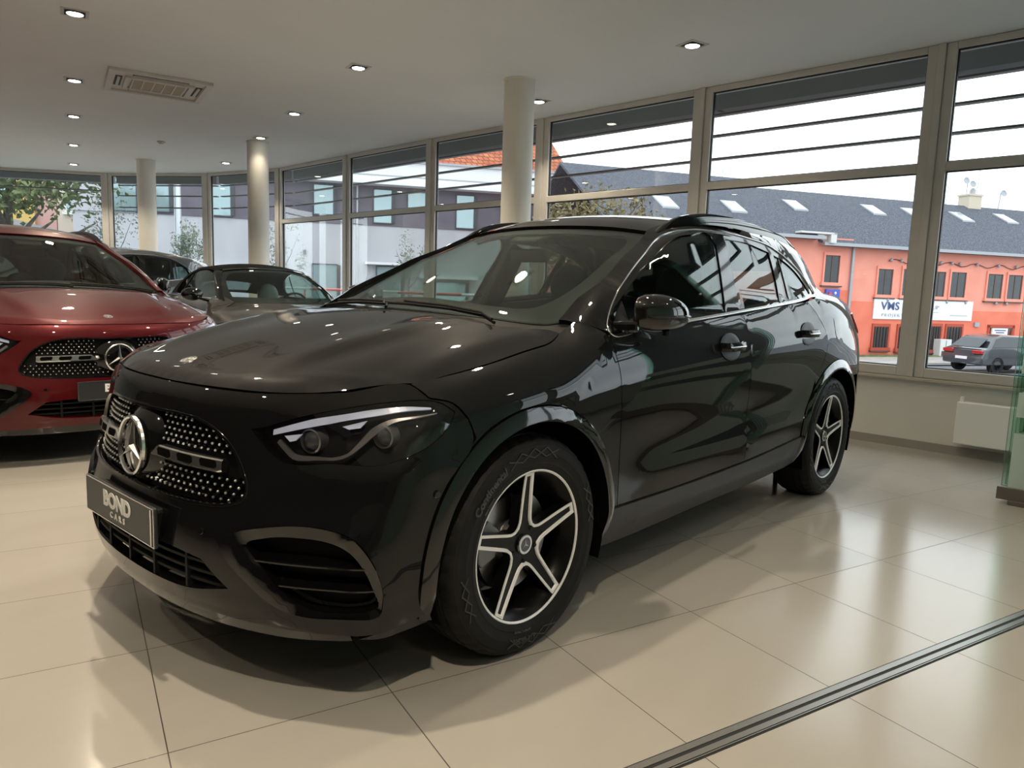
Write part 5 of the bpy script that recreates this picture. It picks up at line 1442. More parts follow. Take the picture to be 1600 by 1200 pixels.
    rd = sidepts(B, [(-1.540,1.080,1),(-1.530,.95),(-1.562,.80),(-1.596,.63),(-1.588,.48),(-1.568,.381,1),(-1.95,.396),(-2.268,.415,1),(-2.31,.50),(-2.352,.60),(-2.39,.713),(-2.474,.815),(-2.511,.913),(-2.45,1.0),(-2.384,1.06),(-2.303,1.146,1),(-2.0,1.121),(-1.75,1.101)])
    def doorwarp(P, N, q):
        x, z = P[:,0], P[:,2]
        zc = .50-.03*(x+1.4); d = .010*np.exp(-((z-zc+.02)/.05)**2)-.007*np.exp(-((z-zc-.11)/.08)**2)
        d *= np.clip((-.5-x)/.25, 0, 1)*np.clip((x+2.32)/.25, 0, 1)
        d = d+.004*np.exp(-((z-.905-.03*(-x-.5))/.022)**2)*np.clip((-.9-x)/.5, 0, 1)
        return P+N*d[:,None]
    dF = both('front_door', SD, [loop2(SD, fd, G, .016)], M_paint, h=.035, warp=doorwarp)
    dR = both('rear_door', SD, [loop2(SD, rd, G, .016)], M_paint, h=.035, warp=doorwarp)
    # handles: dished cup and a chrome edged bar
    for (x0, x1, z, doors) in ((-1.238,-1.424,.940,dF), (-2.126,-2.306,.978,dR)):
        for s, d in ((1, doors[0]), (-1, doors[1])):
            xc = (x0+x1)/2; y = float(B.W(np.array([xc]), np.array([z]))[0])
            n0 = Vector(B.grad(np.array([[xc, y, z]]))[0])
            mb = MB(); M = Matrix.Translation((xc, y+.002, z)) @ n0.to_track_quat('Z', 'Y').to_matrix().to_4x4() @ Matrix.Diagonal((.098,.062,1,1))
            mb.lathe([(1.0,.0005),(.9,.002),(.6,.001),(.0001,.0005)], 36, M)
            mb.v = [(v[0], s*v[1], v[2]) for v in mb.v]; mb.f = mb.f if s > 0 else [f[::-1] for f in mb.f]
            cup = mb.build('handle_cup', M_cup, d, smooth=True)
            mb = MB(); yy = y+.034
            path = [(x0+.008, y+.002, z), (x0-.006, yy-.006, z+.001), (x0-.03, yy, z+.002), (xc, yy+.003, z+.003), (x1+.03, yy, z+.002), (x1+.006, yy-.006, z+.001), (x1-.008, y+.002, z)]
            rr = resample([(p[0], p[1]) for p in path], False, .012); zz = z+.002
            for hgt, dz, m_, nm, dy in ((.026, 0, M_paint, 'door_handle', 0),):
                V = []; F = []; k = len(rr)
                for p in rr:
                    for oy, oz in ((-.008,-.016),(.004,-.019),(.0085,-.008),(.0085,.008),(.004,.019),(-.008,.016)): V.append((p[0], s*(p[1]+oy), zz+oz))
                for i in range(k-1):
                    for a in range(6):
                        b_ = (a+1) % 6; f = (i*6+a, i*6+b_, (i+1)*6+b_, (i+1)*6+a); F.append(f if s < 0 else f[::-1])
                F += [tuple(range(6)), tuple((k-1)*6+a for a in range(6))[::-1]]
                mb.add(V, F); hd = mb.build(nm, M_paint, d, smooth=True, auto=.7)
            mb = MB(); mb.tube([(p[0], s*(p[1]+.0085), zz) for p in rr[3:-3]], .0038, 8); mb.build('handle_chrome', M_chrome, d, smooth=True)
    # ---- body side: pillars, cant rail and rear quarter in one pressing
    redge = [(-1.130,.560,1),(-1.4,.563),(-1.8,.565),(-2.3,.555),(-2.8,.51),(-3.16,.44,1)]
    top_in = [(-.34,.765,1.052,1),(-.318,.722,1.062,1),(-.43,.700,1.115),(-.578,.690,1.172),(-.826,.640,1.298),(-1.046,.589,1.40)]+toppts(B, redge)
    dlo = sidepts(B, [(-.464,1.018,1),(-.507,1.077),(-.592,1.149),(-.726,1.232),(-.916,1.325),(-1.088,1.402),(-1.206,1.438),(-1.331,1.456),(-1.571,1.467),(-1.876,1.462),(-2.188,1.428),(-2.413,1.347),(-2.547,1.262),(-2.607,1.192,1)])
    rear_down = sidepts(B, [(-3.20,1.30),(-3.24,1.20),(-3.27,1.10,1),(-3.28,.98),(-3.27,.86),(-3.25,.74,1)])
    quarter = sidepts(B, [(-3.16,.70,1)]+arc(-2.729,.465,44,165,12)+[(-3.0,.5)][:0])
    # order: start at the A pillar foot, roof edge, rear, arch, rear door seam, belt, DLO back to the front
    archr = [(x, z) for x, z in arc(-2.729,.465,136,160,3)]
    qpts = sidepts(B, [(-3.155,.70,1)]+[( -2.729-.465*math.cos(math.radians(a)), .352+.465*math.sin(math.radians(a))) for a in np.linspace(50,158,10)])
    seam = sidepts(B, [(-2.39,.713),(-2.474,.815),(-2.511,.913),(-2.45,1.0),(-2.384,1.06),(-2.303,1.146,1)])
    # arc ends near the door seam: trim where it meets it
    qpts = [p for p in qpts if not (p[0] > -2.40 and p[2] < .72)]
    sidef = top_in+rear_down+qpts+seam+sidepts(B, [(-2.45,1.165),(-2.607,1.190,1)])+dlo[::-1][1:-1]+sidepts(B, [(-.464,1.018,1)])
    def framewarp(P, N, q):
        fx = np.clip((P[:,0]+1.45)/.25, 0, 1)*np.clip((-.36-P[:,0])/.10, 0, 1)
        zz = P[:,2]; w = np.clip((zz-B.belt(P[:,0])-.02)/.08, 0, 1)
        edge = np.clip(distpoly(dloop, q)/.075, 0, 1); edge = edge*edge*(3-2*edge); w = w*w*(3-2*w)
        return P+N*(.012*fx*w*edge)[:,None]
    dloop = loop2(SD, dlo, 0, .016)
    both('side_frame', SD, [loop2(SD, sidef, G*.6, .016)], M_paint, h=.035, warp=framewarp, thick=.03)
    # ---- window surround (recessed gloss black) with glass panes
    gin_ = sidepts(B, [(-.500,1.024,1),(-.55,1.075),(-.62,1.138),(-.75,1.218),(-.93,1.308),(-1.10,1.384),(-1.21,1.420),(-1.33,1.437),(-1.50,1.446),(-1.535,1.40,1),(-1.475,1.24),(-1.415,1.083,1),(-1.15,1.066),(-.9,1.050),(-.7,1.036)])
    gr_ = sidepts(B, [(-1.650,1.438,1),(-1.9,1.434),(-2.125,1.402,1),(-2.085,1.26),(-2.035,1.135,1),(-1.8,1.116),(-1.565,1.098,1),(-1.60,1.26)])
    gq_ = sidepts(B, [(-2.175,1.390,1),(-2.35,1.345),(-2.475,1.270),(-2.535,1.195,1),(-2.3,1.160),(-2.105,1.143,1),(-2.14,1.26)])
    lo_ = [loop2(SD, q, 0, .016) for q in (gin_, gr_, gq_)]
    outer = loop2(SD, dlo+sidepts(B, [(-2.3,1.158),(-2.0,1.130),(-1.535,1.094),(-1.05,1.058),(-.75,1.038)]), .001, .016)
    fr = both('window_surround', SD, [outer]+lo_, M_gloss, off=-.004, thick=.012, h=.03)
    for nm, q, m_ in (('front_window', gin_, M_side), ('rear_door_window', gr_, M_priv), ('quarter_window', gq_, M_priv)):
        both(nm, SD, [loop2(SD, q, -.004, .016)], m_, off=-.010, thick=.004, h=.05)
    # quarter divider bar + chrome line round the glass
    for mir in (False, True):
        ribbon('window_chrome', B, SD, dlo+sidepts(B, [(-2.3,1.160),(-2.0,1.131),(-1.535,1.095),(-1.05,1.059),(-.75,1.038)]), .006, .004, M_chrome, car, off=-.001, mirror=mir, closed=True)
        ribbon('belt_moulding', B, SD, sidepts(B, [(-.70,1.030),(-1.05,1.054),(-1.535,1.090),(-2.0,1.126),(-2.3,1.155),(-2.58,1.186)]), .012, .006, M_chrome, car, off=-.001, mirror=mir)
        ribbon('window_divider', B, SD, sidepts(B, [(-2.235,1.372),(-2.205,1.26),(-2.175,1.155)]), .020, .004, M_gloss, car, off=-.010, mirror=mir)
    # ---- sail panel in the front corner of the front window
    sail = sidepts(B, [(-.503,1.026,1),(-.55,1.075),(-.62,1.136,1),(-.645,1.036,1)])
    both('mirror_sail', SD, [loop2(SD, sail, .002, .016)], M_dark, off=-.002, thick=.012, h=.03)
    # ---- wheel arch trims and sills
    for xc in (0, -2.729):
        for mir in (False, True):
            if xc == 0: ao = arc(0,.453,-14,176,22); ai = arc(0,.405,-18,184,22)
            else: ao = arc(xc,.463,-10,172,22); ai = arc(xc,.408,-14,184,22)
            if xc == 0:
                L = sidepts(B, [ao[0]+(1,)]+ao[1:-1]+[ao[-1]+(1,)]+[(-.452,.25,1),(-.41,.25,1)]+[ai[-1]]+ai[::-1][1:-1]+[ai[0]+(1,)])
            else:
                L = sidepts(B, [ao[0]+(1,)]+ao[1:-1]+[ao[-1]+(1,)]+[ai[-1]+(1,)]+ai[::-1][1:-1]+[ai[0]+(1,)])
            l2 = loop2(SD, L, 0, .016)
            cen = xc
            def awarp(P, N, q, cen=cen):
                r = np.hypot(P[:,0]-cen, P[:,2]-.352)
                return P+N*(.004+.010*np.clip((.462-r)/.03, 0, 1))[:,None]
            sheet('wheel_arch_trim', B, SD, [l2], M_gloss, car, h=.02, mirror=mir, warp=awarp, thick=.05)
    # front corner flap ahead of the wheel
    flap = [(.452,.886,.332,1),(.43,.88,.30),(.375,.875,.235,1),(.40,.85,.215,1),(.50,.85,.215),(.60,.81,.225,1),(.52,.856,.250),(.40,.862,.262,1)]
    both('bumper_corner_flap', FR, [loop2(FR, flap, 0, .016)], M_clad, h=.02, thick=.03)
    sill = sidepts(B, [(-.413,.385,1),(-.95,.376),(-1.568,.377),(-1.95,.392),(-2.268,.411,1),(-2.335,.30,1),(-2.325,.262,1),(-2.2,.240),(-1.8,.215),(-1.2,.208),(-.7,.212),(-.43,.225,1)])
    def sillwarp(P, N, q):
        z = P[:,2]; d = .006+.010*np.exp(-((z-.315)/.03)**2)*np.clip((-.55-P[:,0])/.1, 0, 1)*np.clip((P[:,0]+2.2)/.1, 0, 1)
        return P+N*d[:,None]
    both('side_sill', SD, [loop2(SD, sill, .001, .016)], M_clad, h=.02, warp=sillwarp, thick=.03)
    # ---- windscreen, cowl, roof
    wsl = [(-.318,.722,1.062,1),(-.43,.700,1.115),(-.578,.690,1.172),(-.826,.640,1.298),(-1.046,.589,1.40),(-1.130,.560,1.44,1),(-1.098,.40,1.45),(-1.062,.2,1.455)]
    wsb = [(-.155,0,1.08)]+[(-.165,.25,1.08),(-.20,.45,1.075),(-.255,.62,1.068)]
    wf = wsb[1:]+[wsl[0]]+wsl[1:]
    wfull = [wsb[0]]+wf+[(-1.05,0,1.46)]+mirror_pts(wf)
    sheet('windscreen', B, TP, [loop2(TP, wfull, .003, .02)], M_wind, car, off=-.009, thick=.004, h=.06)
    # dark border printed on the glass edge
    inn = [(-.30,0,1),(-.31,.40,1),(-.36,.56,1),(-.47,.60,1),(-.82,.575,1),(-1.02,.53,1),(-1.055,.49,1),(-1.02,.40,1),(-.99,.2,1)]
    inn = inn+[(-.975,0,1)]+[(a, -b, c) for a, b, c in inn[1:]][::-1]
    sheet('windscreen_border', B, TP, [loop2(TP, wfull, .004, .02), loop2(TP, [(a, b, c) for a, b, c in inn], 0, .02)], M_dark, car, off=-.015, thick=.003, h=.06)
    cw = [(-.03,0,1.06),(-.052,.42,1.054),(-.112,.628,1.037),(-.175,.68,1.035),(-.262,.775,1.02,1),(-.34,.765,1.052,1),(-.318,.722,1.062,1),(-.255,.62,1.068),(-.20,.45,1.075),(-.165,.25,1.08)]
    cwf = cw+[(-.155,0,1.08)]+mirror_pts(cw)[:-1]
    sheet('cowl', B, TP, [loop2(TP, cwf, .002, .02)], M_dark, car, off=-.016, thick=.02, h=.05)
    rf = [(-1.062,.2,1.46),(-1.098,.40,1.45)]+toppts(B, redge)+[(-3.25,.25,1.38)]
    rff = [(-1.05,0,1.46)]+rf+[(-3.28,0,1.39)]+mirror_pts(rf)
    sheet('roof', B, TP, [loop2(TP, rff, .003, .02)], M_paint, car, h=.05)
    # headliner underneath
    sheet('headliner', B, TP, [loop2(TP, rff, .02, .03)], mat('pale_headliner', (.12,.12,.12), .9), car, off=-.045, thick=.01, h=.12)
    # ---- roof rails
    for s in (1, -1):
        xs = np.linspace(-1.13, -2.74, 34); V = []; F = []
        zr = []
        for x in xs:
            t = (-1.13-x)/1.61; y = .597+.014*math.sin(PI*t)
            P = TP.to3(np.array([[x, y]]))[0]; hgt = .034*min(1, t/.10, (1-t)/.12)**.8+.003
            zr.append((x, y, P[2], hgt))
        for (x, y, z, h_) in zr:
            for oy, oz in ((-.014,-.012),(-.015,h_*.6),(-.008,h_),(.008,h_),(.016,h_*.55),(.017,-.016)): V.append((x, s*(y+oy), z+oz))
        k = len(zr)
        for i in range(k-1):
            for a in range(6):
                b_ = (a+1) % 6; f = (i*6+a, i*6+b_, (i+1)*6+b_, (i+1)*6+a); F.append(f if s < 0 else f[::-1])
        F += [tuple(range(6)), tuple((k-1)*6+a for a in range(6))[::-1]]
        mb = MB(); mb.add(V, F); mb.build('roof_rail', M_gloss, car, smooth=True, auto=.8)
    # ---- door mirrors
    for s in (1, -1):
        mb = MB(); Mr = Matrix.Rotation(s*-.10, 3, 'Z')
        sec = [(.0,.30,.62,-.01),(.08,.62,.80,0),(.22,.86,.95,0),(.45,1.0,1.0,0),(.68,.92,.88,0),(.86,.72,.68,-.004),(.96,.45,.42,-.008),(1.0,.12,.12,-.01)]
        V = []; n = 22
        pa, pn = Vector((-.972, .235, 0)), Vector((.235, .972, 0))      # folded in against the door, as parked
        for t, a, b_, dz in sec:
            for k in range(n):
                q = 2*PI*k/n; cx = math.cos(q); cz = math.sin(q)
                ex = abs(cx)**.8*(1 if cx > 0 else -1); ez = abs(cz)**.85*(1 if cz > 0 else -1)
                xx = ex*(.072 if cx > 0 else .030)*a; zz = ez*(.078 if cz > 0 else .068)*b_
                c_ = Vector((-.565, .875, 0))+pa*(.275*t)+pn*xx
                V.append((c_.x, s*c_.y, 1.088+zz+dz-.004*t))
        F = [(i*n+k, i*n+(k+1) % n, (i+1)*n+(k+1) % n, (i+1)*n+k) for i in range(len(sec)-1) for k in range(n)]
        F += [tuple(range(n))[::-1], tuple((len(sec)-1)*n+k for k in range(n))]
        F = F if s < 0 else F
        if s > 0: F = [f[::-1] for f in F]
        mb.add(V, F); mo = mb.build('door_mirror', M_gmir, car, smooth=True); sb = mo.modifiers.new('sub', 'SUBSURF'); sb.levels = 1; sb.render_levels = 2
        mb = MB(); mb.bar((-.56, s*.79, 1.035), (-.60, s*.885, 1.040), .10, .045); mb.build('mirror_arm', M_gloss, mo, bevel=.012)
        mb = MB(); mb.box((-.715, s*.872, 1.088), (.18,.006,.105), s*-.235); mb.build('mirror_glass', mat('mirror_silvering', (.8,.8,.8), .02, 1), mo, bevel=.002)
        tp = []
        for t in (.10,.3,.5,.7,.85,.95):
            a_ = np.interp(t, [q[0] for q in sec], [q[1] for q in sec]); c_ = Vector((-.565,.875,0))+pa*(.275*t)+pn*(.0725*a_); tp.append((c_.x, s*c_.y, 1.080))
        mb = MB(); mb.tube(tp, .0055, 8); mb.build('mirror_indicator', M_gloss, mo, smooth=True)
        mb = MB(); mb.lathe([(.014,0),(.014,.012),(.010,.018),(.0001,.02)], 16, Matrix.Translation((-.70, s*.935, 1.026)) @ Matrix.Rotation(PI, 4, 'X')); mb.build('mirror_camera', M_dark, mo, smooth=True)
    # ---- rear end
    hg = [toppts(B, [(-3.16,.44)])[0]]+rear_down[:4]+[(-3.40,.66,.80),(-3.46,.50,.72,1)]
    hgf = [(-3.30,0,1.38)]+hg+[(-3.52,0,.70)]+mirror_pts(hg)
    rg = [(-3.27,.36,1.33),(-3.30,.48,1.22),(-3.34,.54,1.13,1)]
    rgf = [(-3.33,0,1.35)]+rg+[(-3.43,0,1.11)]+mirror_pts(rg)
    sheet('tailgate', B, RR, [loop2(RR, hgf, G, .02), loop2(RR, rgf, 0, .02)], M_paint, car, h=.05)
    sheet('rear_window', B, RR, [loop2(RR, rgf, -.004, .02)], M_priv, car, off=-.006, thick=.004, h=.08)
    tl = [(-3.17,.865,1.075,1),(-3.25,.83,1.08),(-3.38,.72,1.07),(-3.44,.55,1.05),(-3.47,.40,1.03,1),(-3.46,.50,.96),(-3.42,.68,.93),(-3.30,.83,.93),(-3.20,.87,.97)]
    both('tail_lamp', RR, [loop2(RR, tl, 0, .016)], M_tail, off=.006, thick=.03, h=.03)
    rb = [(-3.46,.50,.72),(-3.40,.66,.80),(-3.30,.78,.84)]+sidepts(B, [(-3.25,.74,1)])+[(-3.16,.90,.70,1),(-3.20,.90,.5),(-3.20,.88,.36,1),(-3.30,.80,.27),(-3.45,.50,.26)]
    sheet('rear_bumper', B, RR, [loop2(RR, [(-3.52,0,.70)]+rb+[(-3.5,0,.26)]+mirror_pts(rb), G, .02)], M_paint, car, h=.05, thick=.03)
    # ---- fuel flap line
    ff = sidepts(B, [(-2.60,1.06,1),(-2.615,.99),(-2.66,.93),(-2.73,.905,1),(-2.86,.905,1),(-2.87,1.055,1)])
    both('fuel_flap', SD, [loop2(SD, ff, .003, .016)], M_paint, off=.0012, thick=.004, h=.04)
    # ---- underside and wheel houses
    mb = MB(); mb.box((-1.36,0,.24), (1.75,1.50,.06)); mb.box((.50,0,.29), (.40,1.0,.05)); mb.box((0,0,.28), (.8,1.0,.05)); mb.box((-2.73,0,.28), (1.3,1.05,.05)); mb.build('underbody', M_dark, car)
    for xc in (0, -2.729):
        for s in (1, -1):
            V = []; F = []; n = 26
            for i in range(n+1):
                a = math.radians(-20+220*i/n)
                for r, y in ((.408,.895),(.41,.60),(.30,.58),(.02,.56)): V.append((xc+r*math.cos(a), s*y, .352+r*math.sin(a)))
            for i in range(n):
                for k in range(3):
                    f = (i*4+k, (i+1)*4+k, (i+1)*4+k+1, i*4+k+1); F.append(f if s > 0 else f[::-1])
            mb = MB(); mb.add(V, F); mb.build('wheel_house', M_void, car, smooth=True, auto=.8)
    for xc, f_ in ((0, True), (-2.729, False)):
        for s in (1, -1): wheel(car, xc, s, f_, 88 if f_ else 94)
    # ---- cabin
    dash = MB(); dash.hexa([(-.28,-.70,.55),(-.80,-.70,.60),(-.80,.70,.60),(-.28,.70,.55),(-.30,-.68,1.03),(-.72,-.66,.965),(-.72,.66,.965),(-.30,.68,1.03)]); dash.build('dashboard', M_seat, car, bevel=.04, seg=4)
    mb = MB(); mb.hexa([(-.74,.02,.93),(-.76,.02,.93),(-.76,.62,.93),(-.74,.62,.93),(-.76,.02,1.045),(-.785,.02,1.045),(-.785,.62,1.045),(-.76,.62,1.045)]); mb.build('display_screen', M_gloss, car, bevel=.008)
    mb = MB(); cx, cy, cz = -.93, .37, .93; ti = .42; ring = []
    for k in range(36):
        a = 2*PI*k/36; ring.append((cx+.185*math.sin(a)*math.sin(ti), cy+.185*math.cos(a), cz+.185*math.sin(a)*math.cos(ti)))
    mb.tube(ring, .016, 10, closed=True)
    for a in (0, PI, -PI/2): mb.bar((cx,cy,cz), (cx+.18*math.sin(a)*math.sin(ti), cy+.18*math.cos(a), cz+.18*math.sin(a)*math.cos(ti)), .05, .02, (1,0,0.3))
    mb.ellipsoid((cx+.01,cy,cz), (.03,.07,.06)); mb.bar((cx,cy,cz), (cx+.25,cy,cz-.10), .05, .05)
    mb.build('steering_wheel', M_dark, car, smooth=True, auto=.7)
    for s in (1, -1):
        st = seat_mb(-1.50, s*.37, .33, .52); se = st.build('front_seat', M_seat, car, smooth=True)
        mb = MB(); mb.ellipsoid((-1.80, s*.37, 1.19), (.055,.145,.13), 24, 14); 
        for q in (-.05,.05): mb.tube([(-1.79, s*.37+q, 1.0), (-1.80, s*.37+q, 1.12)], .007, 8)
        mb.build('headrest', M_seat, se, smooth=True)
    mb = MB(); mb.ellipsoid((-2.42,0,.52), (.30,.60,.11)); mb.ellipsoid((-2.66,0,.78), (.10,.62,.34), 24, 12, Matrix.Rotation(-.3, 3, 'Y')); rs = mb.build('rear_bench', M_seat, car, smooth=True)
    for y in (-.40,0,.40):
        mb = MB(); mb.ellipsoid((-2.78,y,1.10), (.05,.12,.07 if y else .05), 18, 10); mb.build('headrest', M_seat, rs, smooth=True)
    mb = MB(); mb.box((-1.45,0,.30), (2.3,1.4,.03)); mb.build('cabin_floor', M_seat, car)
    # interior mirror and camera cover behind the glass
    mb = MB(); mb.box((-.985,0,1.325), (.03,.235,.065), M=Matrix.Rotation(.15, 3, 'Y')); mi = mb.build('rear_view_mirror', M_dark, car, bevel=.014, seg=3)
    mb = MB(); mb.hexa([(-.93,-.09,1.375),(-1.08,-.13,1.42),(-1.08,.13,1.42),(-.93,.09,1.375),(-.93,-.09,1.392),(-1.07,-.13,1.455),(-1.07,.13,1.455),(-.93,.09,1.392)]); mb.build('mirror_base', M_dark, car, bevel=.01)
    # inner trims: door cards and pillars as seen through the glass
    for s in (1, -1):
        mb = MB()
        mb.hexa([(-.50,s*.80,.40),(-2.30,s*.80,.42),(-2.30,s*.74,.42),(-.50,s*.74,.40),(-.50,s*.79,1.00),(-2.30,s*.79,1.12),(-2.30,s*.75,1.12),(-.50,s*.75,1.00)])
        mb.build('door_card', M_seat, car)
        P0 = Vector((-1.475, s*.76, 1.0)); P1 = Vector((-1.585, s*.61, 1.42)); mb = MB(); mb.bar(P0, P1, .15, .05, (0,1,0)); mb.build('centre_pillar_trim', M_seat, car, bevel=.015)
        P0 = Vector((-2.72, s*.70, 1.12)); P1 = Vector((-2.60, s*.58, 1.36)); mb = MB(); mb.bar(P0, P1, .10, .04, (0,1,0)); mb.build('rear_pillar_trim', M_seat, car, bevel=.015)
    # ---- wipers
    for pts in ([(-.115,.60),(-.165,.50),(-.185,.30),(-.19,.05),(-.195,-.10)], [(-.09,.04),(-.165,-.05),(-.195,-.25),(-.225,-.45),(-.265,-.62)]):
        P = TP.to3(np.array(pts)); N = B.grad(P)
        mb = MB(); mb.tube([tuple(p+n*.004) for p, n in zip(P, N)], .006, 8); mb.tube([tuple(p+n*.016+np.array([.012,0,0])) for p, n in zip(P[:4], N)], .005, 8); mb.build('wiper', M_dark, car, smooth=True, auto=.7)
    return car

# ------------------------------------------------------------------ the soft top convertible
class CabBody(Body):
    belt_x=[-2.9,-2.2,-1.5,-.6,.2,.9]; belt_z=[.96,.97,.955,.93,.88,.80]
    wx=[-2.95,-2.65,-2.1,-1.5,-.6,0,.5,.9]
    wt=[[.42,.46,.48,.49,.50,.49,.48,.46,.42,.38],
        [.68,.72,.74,.75,.75,.75,.74,.72,.68,.62],
        [.82,.85,.87,.89,.90,.90,.89,.87,.83,.78],
        [.80,.84,.87,.87,.87,.88,.88,.87,.83,.78],
        [.80,.84,.87,.88,.88,.885,.885,.87,.83,.77],
        [.82,.86,.88,.89,.90,.90,.89,.87,.82,.75],
        [.82,.85,.86,.87,.87,.86,.84,.81,.76,.68],
        [.78,.81,.82,.82,.82,.80,.77,.73,.68,.62]]
    tum=[-2.9,-2.4,-1.8,-1.0,-.4]; tumv=[.70,.60,.46,.44,.44]
    gx=[-2.95,-2.75,-2.5,-2.2,-1.7,-.5,.2]; gw=[.40,.54,.66,.72,.73,.71,.70]
    fz=[.10,.16,.20,.27,.41,.52,.60,.66,.72,.78,.9]; fx=[.70,.78,.82,.85,.86,.85,.835,.81,.77,.70,.5]
    rz=[.15,.3,.5,.7,.85,1.0,1.6]; rx=[-2.74,-2.80,-2.84,-2.84,-2.82,-2.78,-2.6]
    hx=[-.9,-.55,-.3,0,.4,.7,.85]; hz=[.95,.935,.92,.885,.815,.745,.70]
    gtx=[-3.0,-2.85,-2.68,-2.48,-2.2,-1.85,-1.45,-1.2,-1.02,-.75,-.40,-.1,.3]
    gtz=[.86,.93,.975,1.08,1.22,1.33,1.365,1.345,1.285,1.13,.925,.75,.55]
    vshift=.30; roofdrop=.06; hood_drop=(.02,.05)
def build_cab():
    B = CabBody(); SD, TP, FR, RR = Chart(B,'side'), Chart(B,'top'), Chart(B,'front'), Chart(B,'rear')
    car = empty('car'); G = .0025
    def both(name, chart, loops, m, **k):
        return [sheet(name, B, chart, loops, m, car, mirror=mir, **k) for mir in (False, True)]
    hl = [(.77,0,.72),(.75,.25,.72),(.66,.48,.74),(.48,.60,.78),(.25,.66,.83),(-.1,.70,.88),(-.45,.73,.92,1),(-.40,.55,.93),(-.31,.30,.93)]
    sheet('hood', B, TP, [loop2(TP, hl+[(-.28,0,.93)]+mirror_pts(hl)[:-1], G, .03)], M_bronze, car, h=.05)
    fl = [(.77,0,.715),(.75,.25,.715),(.68,.48,.735),(.50,.62,.775,1),(.44,.80,.74,1),(.44,.86,.60),(.45,.86,.40),(.42,.84,.24,1),(.62,.70,.23),(.78,.42,.23)]
    sheet('front_bumper', B, FR, [loop2(FR, fl+[(.82,0,.23)]+mirror_pts(fl)[:-1], G, .03)], M_bronze, car, h=.05)
    hd = [(.68,.50,.68,1),(.52,.66,.72),(.46,.78,.70,1),(.52,.76,.62),(.64,.62,.60)]
    both('headlight', FR, [loop2(FR, hd, 0, .02)], M_gloss, off=.004, h=.04)
    gr = [(.84,0,.66),(.82,.25,.66),(.78,.40,.60,1),(.82,.30,.42),(.85,.1,.40)]
    sheet('grille', B, FR, [loop2(FR, gr+[(.86,0,.40)]+mirror_pts(gr)[:-1], 0, .03)], M_dark, car, off=.004, h=.06)
    fen = [(-.45,.74,.925,1),(-.1,.72,.88),(.25,.68,.83),(.49,.62,.776,1)]+sidepts(B, [(.44,.70,1)]+arc(0,.40,45,172,9,.33)+[(-.42,.24,1),(-.47,.24,1),(-.48,.6),(-.50,.925,1)])
    both('fender', SD, [loop2(SD, fen, G, .02)], M_bronze, h=.05)
    dr = sidepts(B, [(-.50,.925,1),(-.48,.6),(-.47,.24,1),(-1.72,.25,1),(-1.78,.6),(-1.70,.955,1),(-1.1,.942)])
    d = both('door', SD, [loop2(SD, dr, G, .02)], M_bronze, h=.05)
    for s, q in ((1, d[0]), (-1, d[1])):
        mb = MB(); mb.box((-1.55, s*.905, .78), (.20,.025,.03)); mb.build('door_handle', M_bronze, q, bevel=.008)
    qt = sidepts(B, [(-1.70,.955,1),(-1.78,.6),(-1.72,.25,1)]+[(-2.13-.385*math.cos(math.radians(a)), .33+.385*math.sin(math.radians(a))) for a in (165,145,120,90,60,35,10)][::-1][::-1])
    qt = sidepts(B, [(-1.70,.955,1),(-1.78,.6),(-1.74,.36,1)]+[(-2.13+.385*math.cos(math.radians(a)), .33+.385*math.sin(math.radians(a))) for a in (8,35,60,90,120,145,172)]+[(-2.58,.30,1),(-2.60,.6),(-2.60,.86,1),(-2.4,.955),(-2.0,.965)])
    both('rear_quarter', SD, [loop2(SD, qt, G, .02)], M_bronze, h=.05)
    rr = [(-2.76,0,.90),(-2.74,.25,.90),(-2.62,.60,.88,1),(-2.62,.68,.6),(-2.60,.68,.28,1),(-2.74,.3,.26)]
    sheet('rear_bumper', B, RR, [loop2(RR, rr+[(-2.78,0,.26)]+mirror_pts(rr)[:-1], G, .03)], M_bronze, car, h=.06)
    dk = [(-2.78,0),(-2.75,.25),(-2.62,.55,1),(-2.56,.55),(-2.60,.3)]
    sheet('boot_lid', B, TP, [loop2(TP, toppts(B, dk+[(-2.62,0)])+mirror_pts(toppts(B, dk))[:-1], G, .03)], M_bronze, car, h=.06)
    # soft top
    st = toppts(B, [(-1.06,0),(-1.08,.25),(-1.14,.46,1),(-1.5,.48),(-1.9,.48),(-2.3,.47),(-2.58,.46,1),(-2.61,.25)])
    win = [(-2.56,0),(-2.53,.34,1),(-2.32,.32,1)]
    wl = toppts(B, win[1:])
    wloop = loop2(TP, toppts(B, [(-2.56,0)])+wl+toppts(B, [(-2.31,0)])+mirror_pts(wl), 0, .03)
    top = sheet('soft_top', B, TP, [loop2(TP, st+toppts(B, [(-2.62,0)])+mirror_pts(st)[:-1], 0, .03), wloop], M_fabric, car, h=.06, thick=.02)
    sheet('rear_window', B, TP, [wloop], M_priv, car, off=-.006, thick=.004, h=.08)
    def surf(L): return sidepts(B, L)
    tl = toppts(B, [(-1.14,.46,1),(-1.5,.48),(-1.9,.48),(-2.3,.47),(-2.58,.46,1)])
    side = tl+surf([(-2.60,.985,1),(-2.3,.985),(-2.03,.980,1),(-2.09,1.02),(-2.06,1.10),(-1.92,1.19),(-1.65,1.262),(-1.38,1.282),(-1.16,1.262,1)])
    both('soft_top_side', SD, [loop2(SD, side, 0, .02)], M_fabric, h=.04, thick=.02)
    # glass, screen frame
    sg = surf([(-.70,.955,1),(-.80,1.03),(-.95,1.13),(-1.13,1.235,1),(-1.38,1.272),(-1.65,1.252),(-1.90,1.185),(-2.04,1.10),(-2.07,1.02),(-2.01,.982,1),(-1.3,.965)])
    both('side_window', SD, [loop2(SD, sg, 0, .02)], M_side, off=-.008, thick=.004, h=.06)
    mb = MB()
